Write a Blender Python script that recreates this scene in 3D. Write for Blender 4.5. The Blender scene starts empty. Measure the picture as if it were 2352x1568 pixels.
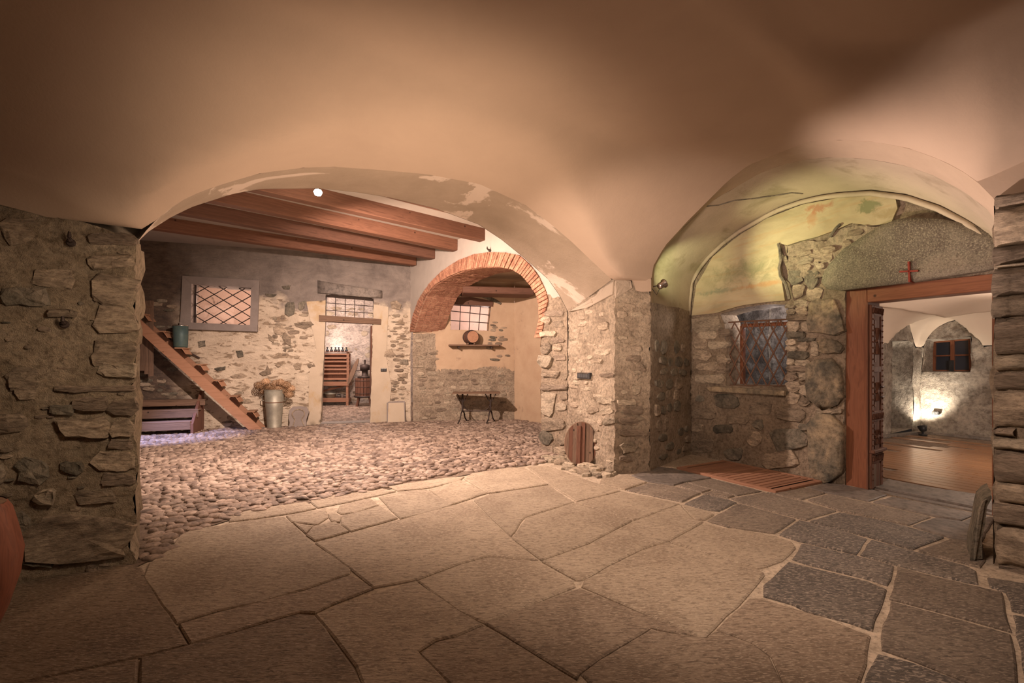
import bpy, bmesh, math, random
from math import sin, cos, pi, atan2, sqrt, radians
from mathutils import Vector, Matrix, noise
from mathutils.geometry import delaunay_2d_cdt
random.seed(7)
sc = bpy.context.scene
COL = sc.collection
# ------------------------------------------------------------------ camera
F, CX, HY, EYE = 1080.0, 1176.0, 835.0, 1.45
cd = bpy.data.cameras.new('camera'); cam = bpy.data.objects.new('camera', cd); COL.objects.link(cam)
cam.location = (0, 0, EYE); cam.rotation_euler = (pi/2, 0, 0)
cd.sensor_width = 36; cd.lens = F/2352*36; cd.shift_y = (HY-784)/2352; cd.clip_start = .05
sc.camera = cam
# ------------------------------------------------------------------ world, exposure
w = bpy.data.worlds.new('world'); sc.world = w; w.use_nodes = True
w.node_tree.nodes['Background'].inputs[0].default_value = (.55, .42, .36, 1)
w.node_tree.nodes['Background'].inputs[1].default_value = .02
vs = sc.view_settings
vs.view_transform = 'Standard'; vs.look = 'None'; vs.gamma = 1; vs.use_curve_mapping = False
vs.exposure = 0.22
# ------------------------------------------------------------------ lights
def light(name, kind, loc, energy, color, size=.1, target=None, spot=None, blend=.5):
    l = bpy.data.lights.new(name, kind); l.energy = energy; l.color = color
    if kind == 'AREA': l.size = size
    else: l.shadow_soft_size = size
    if spot: l.spot_size = radians(spot); l.spot_blend = blend
    o = bpy.data.objects.new(name, l); COL.objects.link(o); o.location = loc
    if target is not None:
        o.rotation_euler = (Vector(target)-Vector(loc)).to_track_quat('-Z', 'Y').to_euler()
    return o
WARM = (1, .70, .48)
LAMP = (-2.60, 6.30, 3.445)
light('courtyard_lamp', 'SPOT', LAMP, 1300, (1, .73, .60), .05, (-1.9, 8.6, .4), 160, .6)
light('courtyard_bulb_spill', 'POINT', (LAMP[0], LAMP[1], LAMP[2]-.02), 22, (1, .74, .54), .05)
light('courtyard_unseen_light', 'POINT', (-1.2, 8.3, 2.6), 60, (1, .66, .45), .15)  # unseen warm light in the court, without a fixture
light('vault_lamp', 'SPOT', (-.4, 2.7, .9), 300, (1, .70, .49), .2, (-1.2, 5.0, 2.9), 108, 1)
light('floor_glow', 'POINT', (-.3, 4.3, 2.0), 14, (1, .72, .52), .25)
light('left_pier_fill', 'SPOT', (-1.0, 2.1, 2.1), 85, (1, .72, .5), .2, (-2.9, 3.3, 1.3), 75, 1)
light('vault_back_lamp', 'SPOT', (.6, 1.9, 2.7), 280, (1, .73, .57), .35, (2.2, 5.0, .2), 112, .8)
light('pier_wash', 'SPOT', (-.6, 3.2, 1.2), 430, (1, .72, .56), .15, (1.4, 6.0, 2.35), 62, 1)
light('lunette_wash', 'SPOT', (1.1, 4.9, .5), 620, (1, .74, .62), .08, (3.75, 4.0, 2.85), 48, 1)
light('daylight_left', 'SPOT', (-7.4, 7.4, 3.2), 1300, (.45, .5, 1), .15, (-6.5, 9.1, .0), 34, .8)
light('far_room_lamp', 'POINT', (-5.4, 14.5, 3.3), 330, (1, .78, .68), .2)
light('alcove_window_room', 'POINT', (-.7, 13.4, 2.8), 75, (1, .74, .66), .1)
light('left_window_room', 'POINT', (-6.8, 11.7, 2.9), 60, (1, .66, .5), .1)
light('hall_lamp', 'POINT', (7.3, 6.0, 1.7), 150, (1, .8, .66), .3)
light('door_window_room', 'POINT', (4.0, 7.2, 2.2), 34, (1, .86, .8), .1)

# ------------------------------------------------------------------ planes and pixel helpers
class Plane:
    """vertical plane; d points right as seen by the visitor, 'off' is towards the visitor"""
    def __init__(s, a, b):
        s.o = Vector(a[:2]); v = Vector(b[:2])-s.o; s.L = v.length; s.d = v/s.L
        s.n = Vector((s.d.y, -s.d.x)); s.rot = atan2(s.d.y, s.d.x)
    def P(s, t, z, off=0):
        p = s.o+s.d*t+s.n*off; return Vector((p.x, p.y, z))
    def st(s, u, v, off=0):
        k = (u-CX)/F; o = s.o+s.n*off
        t = (k*o.y-o.x)/(s.d.x-k*s.d.y)
        y = o.y+s.d.y*t
        return (t, EYE+(HY-v)/F*y)
    def px(s, pts, off=0): return [s.st(u, v, off) for u, v in pts]
def fl(u, v, z=0):
    d = F*(EYE-z)/(v-HY); return Vector(((u-CX)/F*d, d, z))
def XY(p): return (p[0], p[1])
# crops of the photograph used for tracing
def cA(x, y): return (x/3.92, y/3.92+1168)
def cB(x, y): return (x/3.1367+500, y/3.1367+1068)
def cC(x, y): return (x/3.028+1000, y/3.028+1050)
def cD(x, y): return (x/3.92+1360, y/3.92+1040)
def cE(x, y): return (x/3.214+1852, y/3.214+1080)
def cF(x, y): return (x/3.92+1400, y/3.92+1300)
def z3(x, y): return (x/3.409, y/3.409+440)
def z4(x, y): return (x/3.409, y/3.409+880)
def z6(x, y): return (x/2.704+1480, y/2.704+560)
def zr(x, y): return (x/1.744+2180, y/1.744+440)
def zh(x, y): return (x/3.266+2000, y/3.266+660)
def zn(x, y): return (x/3.267+900, y/3.267+540)

L0 = (-2.75, 3.44); C0 = (1.36, 6.22); U0 = (1.86, 6.34); K = (1.771, 6.498)
J1 = (.864, 7.35); D0 = (2.893, 7.60); R0 = (3.50, 3.42); QC = (-2.54, 11.77)
PV = Plane(L0, C0); PJ = Plane(J1, C0); PC = Plane(C0, U0); PU = Plane(U0, (U0[0]+.489, U0[1]-.872))
PS = Plane(U0, D0); PD = Plane(D0, (D0[0]+.4717, D0[1]-.8818))
PF = Plane((QC[0]-.9511*8, QC[1]-.3090*8), QC)
PA = Plane(QC, (.864, 7.35))
PAL = Plane((-2.5, 11.7), (.06, 12.17)); PAR = Plane((.06, 12.17), (.95, 11.2))
PVB = Plane((L0[0]-.30, L0[1]+.42), J1)

# ------------------------------------------------------------------ mesh builder
class MB:
    def __init__(s): s.v = []; s.f = []; s.m = []
    def add(s, vs, fs, mi=0, M=None):
        k = len(s.v)
        for p in vs:
            p = Vector(p); s.v.append(M@p if M is not None else p)
        for f in fs: s.f.append([i+k for i in f]); s.m.append(mi)
    def box(s, x0, x1, y0, y1, z0, z1, mi=0, M=None, j=0):
        vs = [(x, y, z) for z in (z0, z1) for y in (y0, y1) for x in (x0, x1)]
        if j: vs = [tuple(c+random.uniform(-j, j) for c in p) for p in vs]
        s.add(vs, [(0, 2, 3, 1), (4, 5, 7, 6), (0, 1, 5, 4), (2, 6, 7, 3), (0, 4, 6, 2), (1, 3, 7, 5)], mi, M)
        return s
    def bbox(s, x0, x1, y0, y1, z0, z1, b=.008, mi=0, M=None):
        """box with chamfered vertical and front edges (bmesh bevel)"""
        bm = bmesh.new(); bmesh.ops.create_cube(bm, size=1)
        for v in bm.verts: v.co = Vector(((x0+x1)/2+v.co.x*(x1-x0), (y0+y1)/2+v.co.y*(y1-y0), (z0+z1)/2+v.co.z*(z1-z0)))
        bmesh.ops.bevel(bm, geom=list(bm.edges), offset=b, segments=1, affect='EDGES')
        bm.verts.index_update()
        s.add([v.co.copy() for v in bm.verts], [[v.index for v in f.verts] for f in bm.faces], mi, M); bm.free()
        return s
    def tube(s, pts, r, n=8, mi=0, M=None, cap=True):
        pts = [Vector(p) for p in pts]; rs = r if isinstance(r, (list, tuple)) else [r]*len(pts)
        vs = []; fs = []
        for i, p in enumerate(pts):
            t = (pts[min(i+1, len(pts)-1)]-pts[max(i-1, 0)]).normalized()
            a = Vector((0, 0, 1)) if abs(t.z) < .9 else Vector((1, 0, 0))
            x = t.cross(a).normalized(); y = t.cross(x)
            for k in range(n):
                q = 2*pi*k/n; vs.append(p+(x*cos(q)+y*sin(q))*rs[i])
        for i in range(len(pts)-1):
            for k in range(n): fs.append((i*n+k, i*n+(k+1) % n, (i+1)*n+(k+1) % n, (i+1)*n+k))
        if cap: fs.append(tuple(range(n-1, -1, -1))); fs.append(tuple((len(pts)-1)*n+k for k in range(n)))
        s.add(vs, fs, mi, M); return s
    def lathe(s, prof, n=24, mi=0, M=None, sx=1, sy=1, jit=0):
        vs = []; fs = []
        for r, z in prof:
            for k in range(n):
                q = 2*pi*k/n; rr = r*(1+random.uniform(-jit, jit)); vs.append((rr*cos(q)*sx, rr*sin(q)*sy, z))
        for i in range(len(prof)-1):
            for k in range(n): fs.append((i*n+k, i*n+(k+1) % n, (i+1)*n+(k+1) % n, (i+1)*n+k))
        fs.append(tuple(range(n-1, -1, -1))); fs.append(tuple((len(prof)-1)*n+k for k in range(n)))
        s.add(vs, fs, mi, M); return s
    def prism(s, poly, y0, y1, mi=0, M=None):
        """poly in x,z extruded along y"""
        n = len(poly); vs = [(x, y0, z) for x, z in poly]+[(x, y1, z) for x, z in poly]
        fs = [tuple(range(n)), tuple(range(2*n-1, n-1, -1))]+[(i, (i+1) % n+0, (i+1) % n+n, i+n) for i in range(n)]
        s.add(vs, fs, mi, M); return s
def setp(o, **p):
    for k, v in p.items():
        if v is not None: o[k] = v
    return o
def mesh_from(name, mb, mats, smooth=False):
    me = bpy.data.meshes.new(name); me.from_pydata([tuple(v) for v in mb.v], [], mb.f)
    for m in (mats if isinstance(mats, (list, tuple)) else [mats]): me.materials.append(m)
    me.polygons.foreach_set('material_index', mb.m)
    if smooth: me.polygons.foreach_set('use_smooth', [True]*len(mb.f))
    bm = bmesh.new(); bm.from_mesh(me); bmesh.ops.recalc_face_normals(bm, faces=bm.faces); bm.to_mesh(me); bm.free()
    me.update(); return me
def obj(name, mb, mats, parent=None, smooth=False, label=None, cat=None, group=None, kind=None):
    o = bpy.data.objects.new(name, mesh_from(name, mb, mats, smooth)); COL.objects.link(o)
    if parent is not None: o.parent = parent
    return setp(o, label=label, category=cat, group=group, kind=kind)
def thing(name, label, cat, loc=(0, 0, 0), rot=0, group=None, kind=None):
    o = bpy.data.objects.new(name, None); COL.objects.link(o); o.empty_display_size = .1
    o.location = loc; o.rotation_euler = (0, 0, rot)
    return setp(o, label=label, category=cat, group=group, kind=kind)
def on_plane(name, label, cat, pl, s, z=0, off=0, group=None, kind=None):
    return thing(name, label, cat, pl.P(s, z, off), pl.rot, group, kind)
def copy_tree(o, parent=None):
    c = o.copy(); COL.objects.link(c); c.parent = parent
    for ch in [x for x in COL.objects if x.parent == o]: copy_tree(ch, c)
    return c

# ------------------------------------------------------------------ materials
def newmat(name, rough=.85):
    m = bpy.data.materials.new(name); m.use_nodes = True; nt = m.node_tree
    b = nt.nodes['Principled BSDF']; b.inputs['Roughness'].default_value = rough
    b.inputs['Specular IOR Level'].default_value = .25
    return m, nt, b
def N(nt, t, **kw):
    n = nt.nodes.new(t)
    for k, v in kw.items(): setattr(n, k, v)
    return n
def coords(nt, scale=(1, 1, 1), rot=(0, 0, 0), obj_space=False):
    if obj_space:
        tc = N(nt, 'ShaderNodeTexCoord'); src = tc.outputs['Object']
    else:
        g = N(nt, 'ShaderNodeNewGeometry'); src = g.outputs['Position']
    mp = N(nt, 'ShaderNodeMapping'); nt.links.new(src, mp.inputs['Vector'])
    mp.inputs['Scale'].default_value = scale; mp.inputs['Rotation'].default_value = rot
    return mp.outputs['Vector']
def nz(nt, vec, scale, detail=6, rough=.6, dist=0):
    n = N(nt, 'ShaderNodeTexNoise'); nt.links.new(vec, n.inputs['Vector'])
    n.inputs['Scale'].default_value = scale; n.inputs['Detail'].default_value = detail
    n.inputs['Roughness'].default_value = rough; n.inputs['Distortion'].default_value = dist
    return n.outputs['Fac']
def ramp(nt, fac, stops):
    r = N(nt, 'ShaderNodeValToRGB'); nt.links.new(fac, r.inputs['Fac']); e = r.color_ramp.elements
    while len(e) < len(stops): e.new(.5)
    for el, (p, c) in zip(e, stops): el.position = p; el.color = (*c, 1) if len(c) == 3 else c
    return r.outputs['Color']
def mix(nt, fac, a, b, mode='MIX'):
    m = N(nt, 'ShaderNodeMix', data_type='RGBA', blend_type=mode)
    for sk, v in ((m.inputs[0], fac), (m.inputs[6], a), (m.inputs[7], b)):
        if isinstance(v, (int, float)): sk.default_value = v
        elif isinstance(v, tuple): sk.default_value = (*v, 1)
        else: nt.links.new(v, sk)
    return m.outputs[2]
def bump(nt, b, h, strength, dist):
    bp = N(nt, 'ShaderNodeBump'); bp.inputs['Strength'].default_value = strength; bp.inputs['Distance'].default_value = dist
    nt.links.new(h, bp.inputs['Height']); nt.links.new(bp.outputs['Normal'], b.inputs['Normal'])
def addh(nt, a, b, wb=.5):
    m = N(nt, 'ShaderNodeMath', operation='MULTIPLY_ADD'); nt.links.new(b, m.inputs[0]); m.inputs[1].default_value = wb
    nt.links.new(a, m.inputs[2]); return m.outputs[0]
def grey(c): return (c[0], c[1], c[2])
def rocky(name, c1, c2, c3, s1=2.5, s2=30, bs=18, bstr=.8, bdist=.02, rand=.25, stretch=(1, 1, 1), rot=(0, 0, 0), rough=.9, spk=None, spks=120, obj_space=False):
    m, nt, b = newmat(name, rough)
    v = coords(nt, stretch, rot, obj_space)
    f1 = nz(nt, v, s1, 8, .65, .4); f2 = nz(nt, v, s2, 6, .7)
    c = ramp(nt, f1, [(.37, c1), (.5, c2), (.63, c3)])
    c = mix(nt, .85, c, ramp(nt, f2, [(.36, (.55, .53, .51)), (.5, (1, 1, 1)), (.66, (1.28, 1.25, 1.22))]), 'MULTIPLY')
    if spk:
        f3 = nz(nt, v, spks, 3, .6); c = mix(nt, ramp(nt, f3, [(.52, (0, 0, 0)), (.62, (1, 1, 1))]), c, spk)
    if rand:
        oi = N(nt, 'ShaderNodeObjectInfo'); mr = N(nt, 'ShaderNodeMapRange')
        nt.links.new(oi.outputs['Random'], mr.inputs[0]); mr.inputs[3].default_value = 1-rand; mr.inputs[4].default_value = 1+rand
        hs = N(nt, 'ShaderNodeHueSaturation'); nt.links.new(c, hs.inputs['Color']); nt.links.new(mr.outputs[0], hs.inputs['Value']); c = hs.outputs['Color']
    nt.links.new(c, b.inputs['Base Color'])
    h = addh(nt, nz(nt, v, bs, 8, .7, .3), nz(nt, v, bs*6, 4, .6), .35)
    bump(nt, b, h, bstr, bdist); return m
def plaster(name, c1, c2, s=1.6, bstr=.25, rough=.9, stain=None, st=(.55, .68), ss=1.1):
    m, nt, b = newmat(name, rough); v = coords(nt)
    c = ramp(nt, nz(nt, v, s, 6, .6, .3), [(.3, c1), (.7, c2)])
    if stain: c = mix(nt, ramp(nt, nz(nt, v, ss, 7, .65, .5), [(st[0], (0, 0, 0)), (st[1], (1, 1, 1))]), c, stain)
    nt.links.new(c, b.inputs['Base Color'])
    bump(nt, b, addh(nt, nz(nt, v, 6, 5, .6), nz(nt, v, 60, 4, .6), .4), bstr, .02); return m
def wood(name, c1, c2, axis='X', rough=.6, s=6, rand=.15, knots=True):
    m, nt, b = newmat(name, rough)
    st = {'X': (.6, 9, 9), 'Y': (9, .6, 9), 'Z': (9, 9, .6)}[axis]
    v = coords(nt, st, obj_space=True)
    f = nz(nt, v, s*.45, 6, .55, 1.2)
    c = ramp(nt, f, [(.28, c1), (.5, c2), (.62, tuple(.5*(p+q) for p, q in zip(c1, c2))), (.78, c2)])
    if knots:
        v2 = coords(nt, (5, 5, 5), obj_space=True); vo = N(nt, 'ShaderNodeTexVoronoi'); nt.links.new(v2, vo.inputs['Vector']); vo.inputs['Scale'].default_value = .9
        c = mix(nt, ramp(nt, vo.outputs['Distance'], [(.05, (1, 1, 1)), (.1, (0, 0, 0))]), c, tuple(x*.35 for x in c1))
    oi = N(nt, 'ShaderNodeObjectInfo'); mr = N(nt, 'ShaderNodeMapRange')
    nt.links.new(oi.outputs['Random'], mr.inputs[0]); mr.inputs[3].default_value = 1-rand; mr.inputs[4].default_value = 1+rand
    hs = N(nt, 'ShaderNodeHueSaturation'); nt.links.new(c, hs.inputs['Color']); nt.links.new(mr.outputs[0], hs.inputs['Value'])
    nt.links.new(hs.outputs['Color'], b.inputs['Base Color'])
    bump(nt, b, f, .25, .01); return m
def metal(name, c, rough=.5, metallic=.8, c2=None):
    m, nt, b = newmat(name, rough); b.inputs['Metallic'].default_value = metallic
    v = coords(nt); cc = ramp(nt, nz(nt, v, 9, 6, .65), [(.35, c), (.7, c2 or tuple(x*1.4 for x in c))])
    nt.links.new(cc, b.inputs['Base Color']); bump(nt, b, nz(nt, v, 60, 3), .15, .005); return m
def emis(name, c, s):
    m, nt, b = newmat(name); b.inputs['Emission Color'].default_value = (*c, 1); b.inputs['Emission Strength'].default_value = s
    b.inputs['Base Color'].default_value = (*c, 1); return m
M = {}
M['vault'] = plaster('vault_plaster', (.46, .355, .275), (.52, .405, .315), 1.0, .12)
M['vault_edge'] = plaster('arch_edge_plaster', (.42, .33, .25), (.50, .39, .30), 2, .3)
M['soffit'] = plaster('arch_soffit_plaster', (.33, .265, .20), (.41, .33, .255), 2.2, .4, stain=(.60, .50, .42), st=(.56, .59), ss=.9)
M['grey_mortar'] = plaster('grey_mortar', (.34, .28, .22), (.40, .33, .26), 3, .6)
M['mortar'] = rocky('lime_mortar', (.33, .26, .19), (.43, .34, .25), (.50, .40, .30), 3, 26, 26, 1.0, .05, 0)
M['mortar_pier'] = rocky('golden_mortar', (.38, .305, .215), (.48, .39, .28), (.56, .46, .34), 3, 26, 26, 1.0, .05, 0)
M['mortar_light'] = rocky('pale_mortar', (.40, .32, .24), (.53, .43, .325), (.62, .515, .395), 3, 24, 26, 1.0, .05, 0)
M['stone'] = rocky('wall_stone', (.25, .20, .15), (.37, .30, .225), (.48, .39, .29), 5, 24, 14, .9, .03, .3, (1, 1, 3))
M['stone_light'] = rocky('pale_wall_stone', (.34, .29, .22), (.50, .42, .32), (.60, .51, .39), 4, 24, 14, 1, .03, .25, (1, 1, 3))
M['pier_stone'] = rocky('pier_rubble', (.40, .32, .24), (.53, .43, .33), (.62, .52, .40), 4, 24, 14, 1, .03, .10, (1, 1, 3))
M['stone_dark'] = rocky('dark_wall_stone', (.12, .11, .09), (.20, .18, .14), (.27, .23, .18), 4, 24, 14, .9, .03, .3)
M['granite'] = rocky('dark_granite', (.12, .10, .08), (.16, .14, .11), (.22, .185, .145), 2, 60, 30, .6, .015, .1, spk=(.26, .235, .175), spks=70)
M['ledge'] = rocky('ledge_stone', (.30, .235, .18), (.43, .345, .265), (.54, .43, .335), 3, 20, 10, 1.2, .04, .2, (1, 1, 5))
M['jambstone'] = rocky('stained_jamb_stone', (.09, .085, .07), (.22, .185, .135), (.38, .30, .20), 2.6, 20, 14, .8, .03, .2)
SROT = (0, 0, radians(-33))
def slabmat(name, c1, c2, c3, dark, light_, rot, streak=3.2, amt=.8, rough=.72, rnd=.08, dth=.50):
    m, nt, b = newmat(name, rough); v0 = coords(nt); v = coords(nt, (1, streak, 1), (0, 0, radians(rot)))
    c = ramp(nt, nz(nt, v0, 1.7, 7, .62, .6), [(.36, c1), (.5, c2), (.64, c3)])
    g1 = nz(nt, v, 14, 8, .78, .5); c = mix(nt, ramp(nt, g1, [(dth, (0, 0, 0)), (dth+.07, (amt, amt, amt))]), c, dark)
    g2 = nz(nt, v, 34, 4, .6, .3); c = mix(nt, ramp(nt, g2, [(.52, (0, 0, 0)), (.60, (amt, amt, amt))]), c, light_)
    oi = N(nt, 'ShaderNodeObjectInfo'); mr = N(nt, 'ShaderNodeMapRange'); nt.links.new(oi.outputs['Random'], mr.inputs[0]); mr.inputs[3].default_value = 1-rnd; mr.inputs[4].default_value = 1+rnd
    hs = N(nt, 'ShaderNodeHueSaturation'); nt.links.new(c, hs.inputs['Color']); nt.links.new(mr.outputs[0], hs.inputs['Value']); nt.links.new(hs.outputs['Color'], b.inputs['Base Color'])
    h = addh(nt, nz(nt, v, 9, 8, .7, .4), g1, -.6); bump(nt, b, h, .9, .022); return m
M['slab'] = slabmat('pale_floor_slab', (.36, .28, .205), (.46, .37, .275), (.54, .44, .33), (.24, .185, .135), (.62, .52, .40), -33)
M['slab_tan'] = slabmat('brown_floor_slab', (.22, .16, .115), (.32, .245, .175), (.41, .32, .235), (.14, .10, .07), (.50, .40, .30), -28, 4)
M['slab_warm'] = slabmat('warm_floor_slab', (.29, .22, .16), (.40, .31, .23), (.49, .39, .29), (.19, .145, .105), (.58, .47, .36), -30, 3.6)
M['slab_mid'] = slabmat('brown_grey_slab', (.20, .165, .135), (.27, .22, .175), (.33, .27, .21), (.14, .115, .095), (.46, .38, .30), 62, 2.6, .8, .6, .1)
M['slab_dark'] = slabmat('grey_speckled_slab', (.14, .125, .11), (.19, .165, .145), (.25, .215, .18), (.10, .09, .08), (.47, .40, .33), 62, 2.4, .85, .55, .12)
M['slate'] = rocky('smooth_slate', (.15, .13, .115), (.19, .165, .145), (.24, .205, .175), 2, 16, 14, .3, .01, .1, rough=.6)
M['joint'] = rocky('joint_mortar', (.40, .33, .25), (.48, .40, .31), (.54, .45, .35), 5, 40, 30, .5, .01, 0)
M['cobble'] = rocky('cobble_stone', (.15, .11, .088), (.24, .18, .142), (.35, .27, .215), 5, 30, 25, .5, .01, .35, rough=.65)
M['earth'] = rocky('packed_earth', (.16, .115, .085), (.22, .165, .125), (.28, .21, .16), 5, 40, 30, .9, .02, 0)
M['brick'] = rocky('arch_brick', (.27, .125, .08), (.37, .18, .115), (.45, .25, .16), 9, 50, 40, .6, .01, .22)
M['brick_joint'] = rocky('brick_joint', (.30, .18, .12), (.36, .22, .15), (.42, .27, .19), 9, 50, 40, .6, .01, 0)
M['alcove'] = plaster('alcove_plaster', (.48, .34, .23), (.56, .42, .29), 2.5, .5, stain=(.33, .24, .17), st=(.6, .7), ss=2.0)
M['beam'] = wood('larch_beam', (.10, .045, .028), (.19, .09, .055), 'X', .65)
M['beam_dark'] = wood('dark_beam', (.08, .04, .028), (.15, .075, .05), 'X', .7)
M['door_wood'] = wood('red_door_frame', (.14, .052, .027), (.24, .095, .05), 'Z', .45)
M['door_wood_x'] = wood('red_door_head', (.14, .052, .027), (.24, .095, .05), 'X', .45)
M['carved'] = wood('carved_walnut', (.09, .042, .028), (.17, .082, .054), 'Z', .8, knots=False)
M['old_wood'] = wood('old_grey_brown_wood', (.10, .065, .045), (.22, .14, .095), 'X', .8)
M['old_wood_z'] = wood('old_upright_wood', (.09, .06, .045), (.20, .13, .09), 'Z', .8)
M['stair_wood'] = wood('orange_stair_wood', (.30, .155, .09), (.44, .24, .15), 'X', .6)
M['grate_wood'] = wood('red_brown_grate', (.20, .10, .065), (.34, .18, .115), 'X', .6)
M['plank'] = wood('polished_floor_plank', (.16, .075, .036), (.25, .125, .06), 'X', .28)
M['log'] = wood('red_log', (.13, .045, .027), (.24, .085, .048), 'Z', .55, 5)
M['iron'] = metal('wrought_iron', (.06, .045, .04), .6, .6)
M['rust'] = metal('rusty_iron', (.16, .09, .06), .7, .4)
M['zinc'] = metal('weathered_zinc', (.30, .29, .24), .55, .5, (.42, .40, .33))
M['bin'] = metal('painted_tin', (.07, .12, .13), .5, .2, (.11, .16, .14))
M['steel'] = metal('brushed_steel', (.6, .56, .52), .25, 1)
M['black'] = metal('black_plastic', (.03, .03, .032), .35, 0)
M['panel'] = metal('black_key', (.06, .06, .062), .25, 0)
M['flower'] = rocky('dried_hydrangea', (.30, .17, .09), (.52, .33, .19), (.68, .48, .32), 30, 90, 60, .6, .01, .3, obj_space=True)
M['flower2'] = rocky('brown_hydrangea', (.18, .10, .06), (.32, .19, .10), (.45, .30, .18), 30, 90, 60, .6, .01, .3, obj_space=True)
M['red_paint'] = emis('x', (0, 0, 0), 0); M['red_paint'] = plaster('red_cross_paint', (.20, .035, .025), (.26, .06, .04), 9, .1)
M['lamp'] = emis('bulb_glow', (1, .86, .7), 60)
M['lens'] = emis('spot_lens_glow', (1, .97, .7), 12)
M['hall_wall'] = rocky('hall_rough_wall', (.26, .22, .18), (.38, .33, .28), (.50, .44, .37), 3, 14, 9, 1.2, .05, 0)
M['white_stone'] = plaster('bright_room_plaster', (.58, .46, .40), (.68, .55, .48), 3, .8, stain=(.25, .20, .17), st=(.6, .66), ss=3)
def glassmat():
    m, nt, b = newmat('window_glass', .04); b.inputs['Transmission Weight'].default_value = 1; b.inputs['IOR'].default_value = 1.1
    b.inputs['Base Color'].default_value = (.9, .93, .95, 1); return m
M['glass'] = glassmat()
def dark_glass():
    m, nt, b = newmat('night_glass', .12); b.inputs['Base Color'].default_value = (.035, .04, .055, 1); b.inputs['Specular IOR Level'].default_value = .5; return m
M['night'] = dark_glass()
def far_wall_mat():
    m, nt, b = newmat('far_wall_limewash', .92); v = coords(nt)
    f1 = nz(nt, v, 2.2, 8, .65, .4); white = ramp(nt, f1, [(.3, (.52, .43, .33)), (.6, (.70, .60, .47))])
    spots = nz(nt, coords(nt, (1, 1, 2.6)), 4.2, 7, .66, .6)
    c = mix(nt, ramp(nt, spots, [(.55, (0, 0, 0)), (.60, (1, 1, 1))]), white, ramp(nt, nz(nt, v, 12, 5), [(.3, (.22, .17, .12)), (.7, (.40, .31, .22))]))
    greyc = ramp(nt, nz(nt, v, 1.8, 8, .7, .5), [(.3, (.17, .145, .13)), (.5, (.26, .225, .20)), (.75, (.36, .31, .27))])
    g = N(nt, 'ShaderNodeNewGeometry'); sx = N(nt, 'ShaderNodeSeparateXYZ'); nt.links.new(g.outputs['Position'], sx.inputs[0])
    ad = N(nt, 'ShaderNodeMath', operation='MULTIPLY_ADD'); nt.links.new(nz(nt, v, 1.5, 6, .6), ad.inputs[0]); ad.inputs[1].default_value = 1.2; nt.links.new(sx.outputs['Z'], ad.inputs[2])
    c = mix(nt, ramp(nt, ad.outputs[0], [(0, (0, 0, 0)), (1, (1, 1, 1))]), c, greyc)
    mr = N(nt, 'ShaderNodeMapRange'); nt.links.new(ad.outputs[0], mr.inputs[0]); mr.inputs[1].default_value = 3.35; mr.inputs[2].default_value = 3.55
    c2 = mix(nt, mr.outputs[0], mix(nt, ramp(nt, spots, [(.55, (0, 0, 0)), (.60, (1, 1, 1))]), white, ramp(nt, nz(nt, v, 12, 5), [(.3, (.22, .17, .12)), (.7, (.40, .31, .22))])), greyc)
    # bare masonry tone, darker towards the left end
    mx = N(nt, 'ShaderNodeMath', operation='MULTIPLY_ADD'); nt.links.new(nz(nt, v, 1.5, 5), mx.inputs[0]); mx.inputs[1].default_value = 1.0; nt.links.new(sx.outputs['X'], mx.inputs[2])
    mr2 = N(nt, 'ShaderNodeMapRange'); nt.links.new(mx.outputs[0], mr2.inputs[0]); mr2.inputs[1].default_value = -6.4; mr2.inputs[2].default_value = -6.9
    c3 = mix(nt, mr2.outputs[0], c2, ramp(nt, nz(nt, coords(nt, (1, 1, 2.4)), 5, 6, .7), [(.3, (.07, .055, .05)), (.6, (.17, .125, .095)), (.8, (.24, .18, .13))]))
    nt.links.new(c3, b.inputs['Base Color'])
    bump(nt, b, addh(nt, spots, nz(nt, v, 22, 7, .7), .4), .9, .05); return m
M['farwall'] = far_wall_mat()
def blob(nt, c, cen, rad, col, amt=.8, edge=.35):
    """soft edged patch of pigment centred on a place of the wall"""
    v = coords(nt); d = N(nt, 'ShaderNodeVectorMath', operation='SUBTRACT'); nt.links.new(v, d.inputs[0]); d.inputs[1].default_value = cen
    m = N(nt, 'ShaderNodeVectorMath', operation='DIVIDE'); nt.links.new(d.outputs[0], m.inputs[0]); m.inputs[1].default_value = rad
    l = N(nt, 'ShaderNodeVectorMath', operation='LENGTH'); nt.links.new(m.outputs[0], l.inputs[0])
    a = N(nt, 'ShaderNodeMath', operation='MULTIPLY_ADD'); nt.links.new(nz(nt, v, 6, 8, .75, .8), a.inputs[0]); a.inputs[1].default_value = 4.0; nt.links.new(l.outputs['Value'], a.inputs[2])
    r = ramp(nt, a.outputs[0], [(0, (amt, amt, amt)), (1, (0, 0, 0))])
    mr = N(nt, 'ShaderNodeMapRange'); nt.links.new(a.outputs[0], mr.inputs[0]); mr.inputs[1].default_value = 3.0; mr.inputs[2].default_value = 3.0-edge*2; mr.inputs[3].default_value = 0; mr.inputs[4].default_value = amt
    return mix(nt, mr.outputs[0], c, col)
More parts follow.
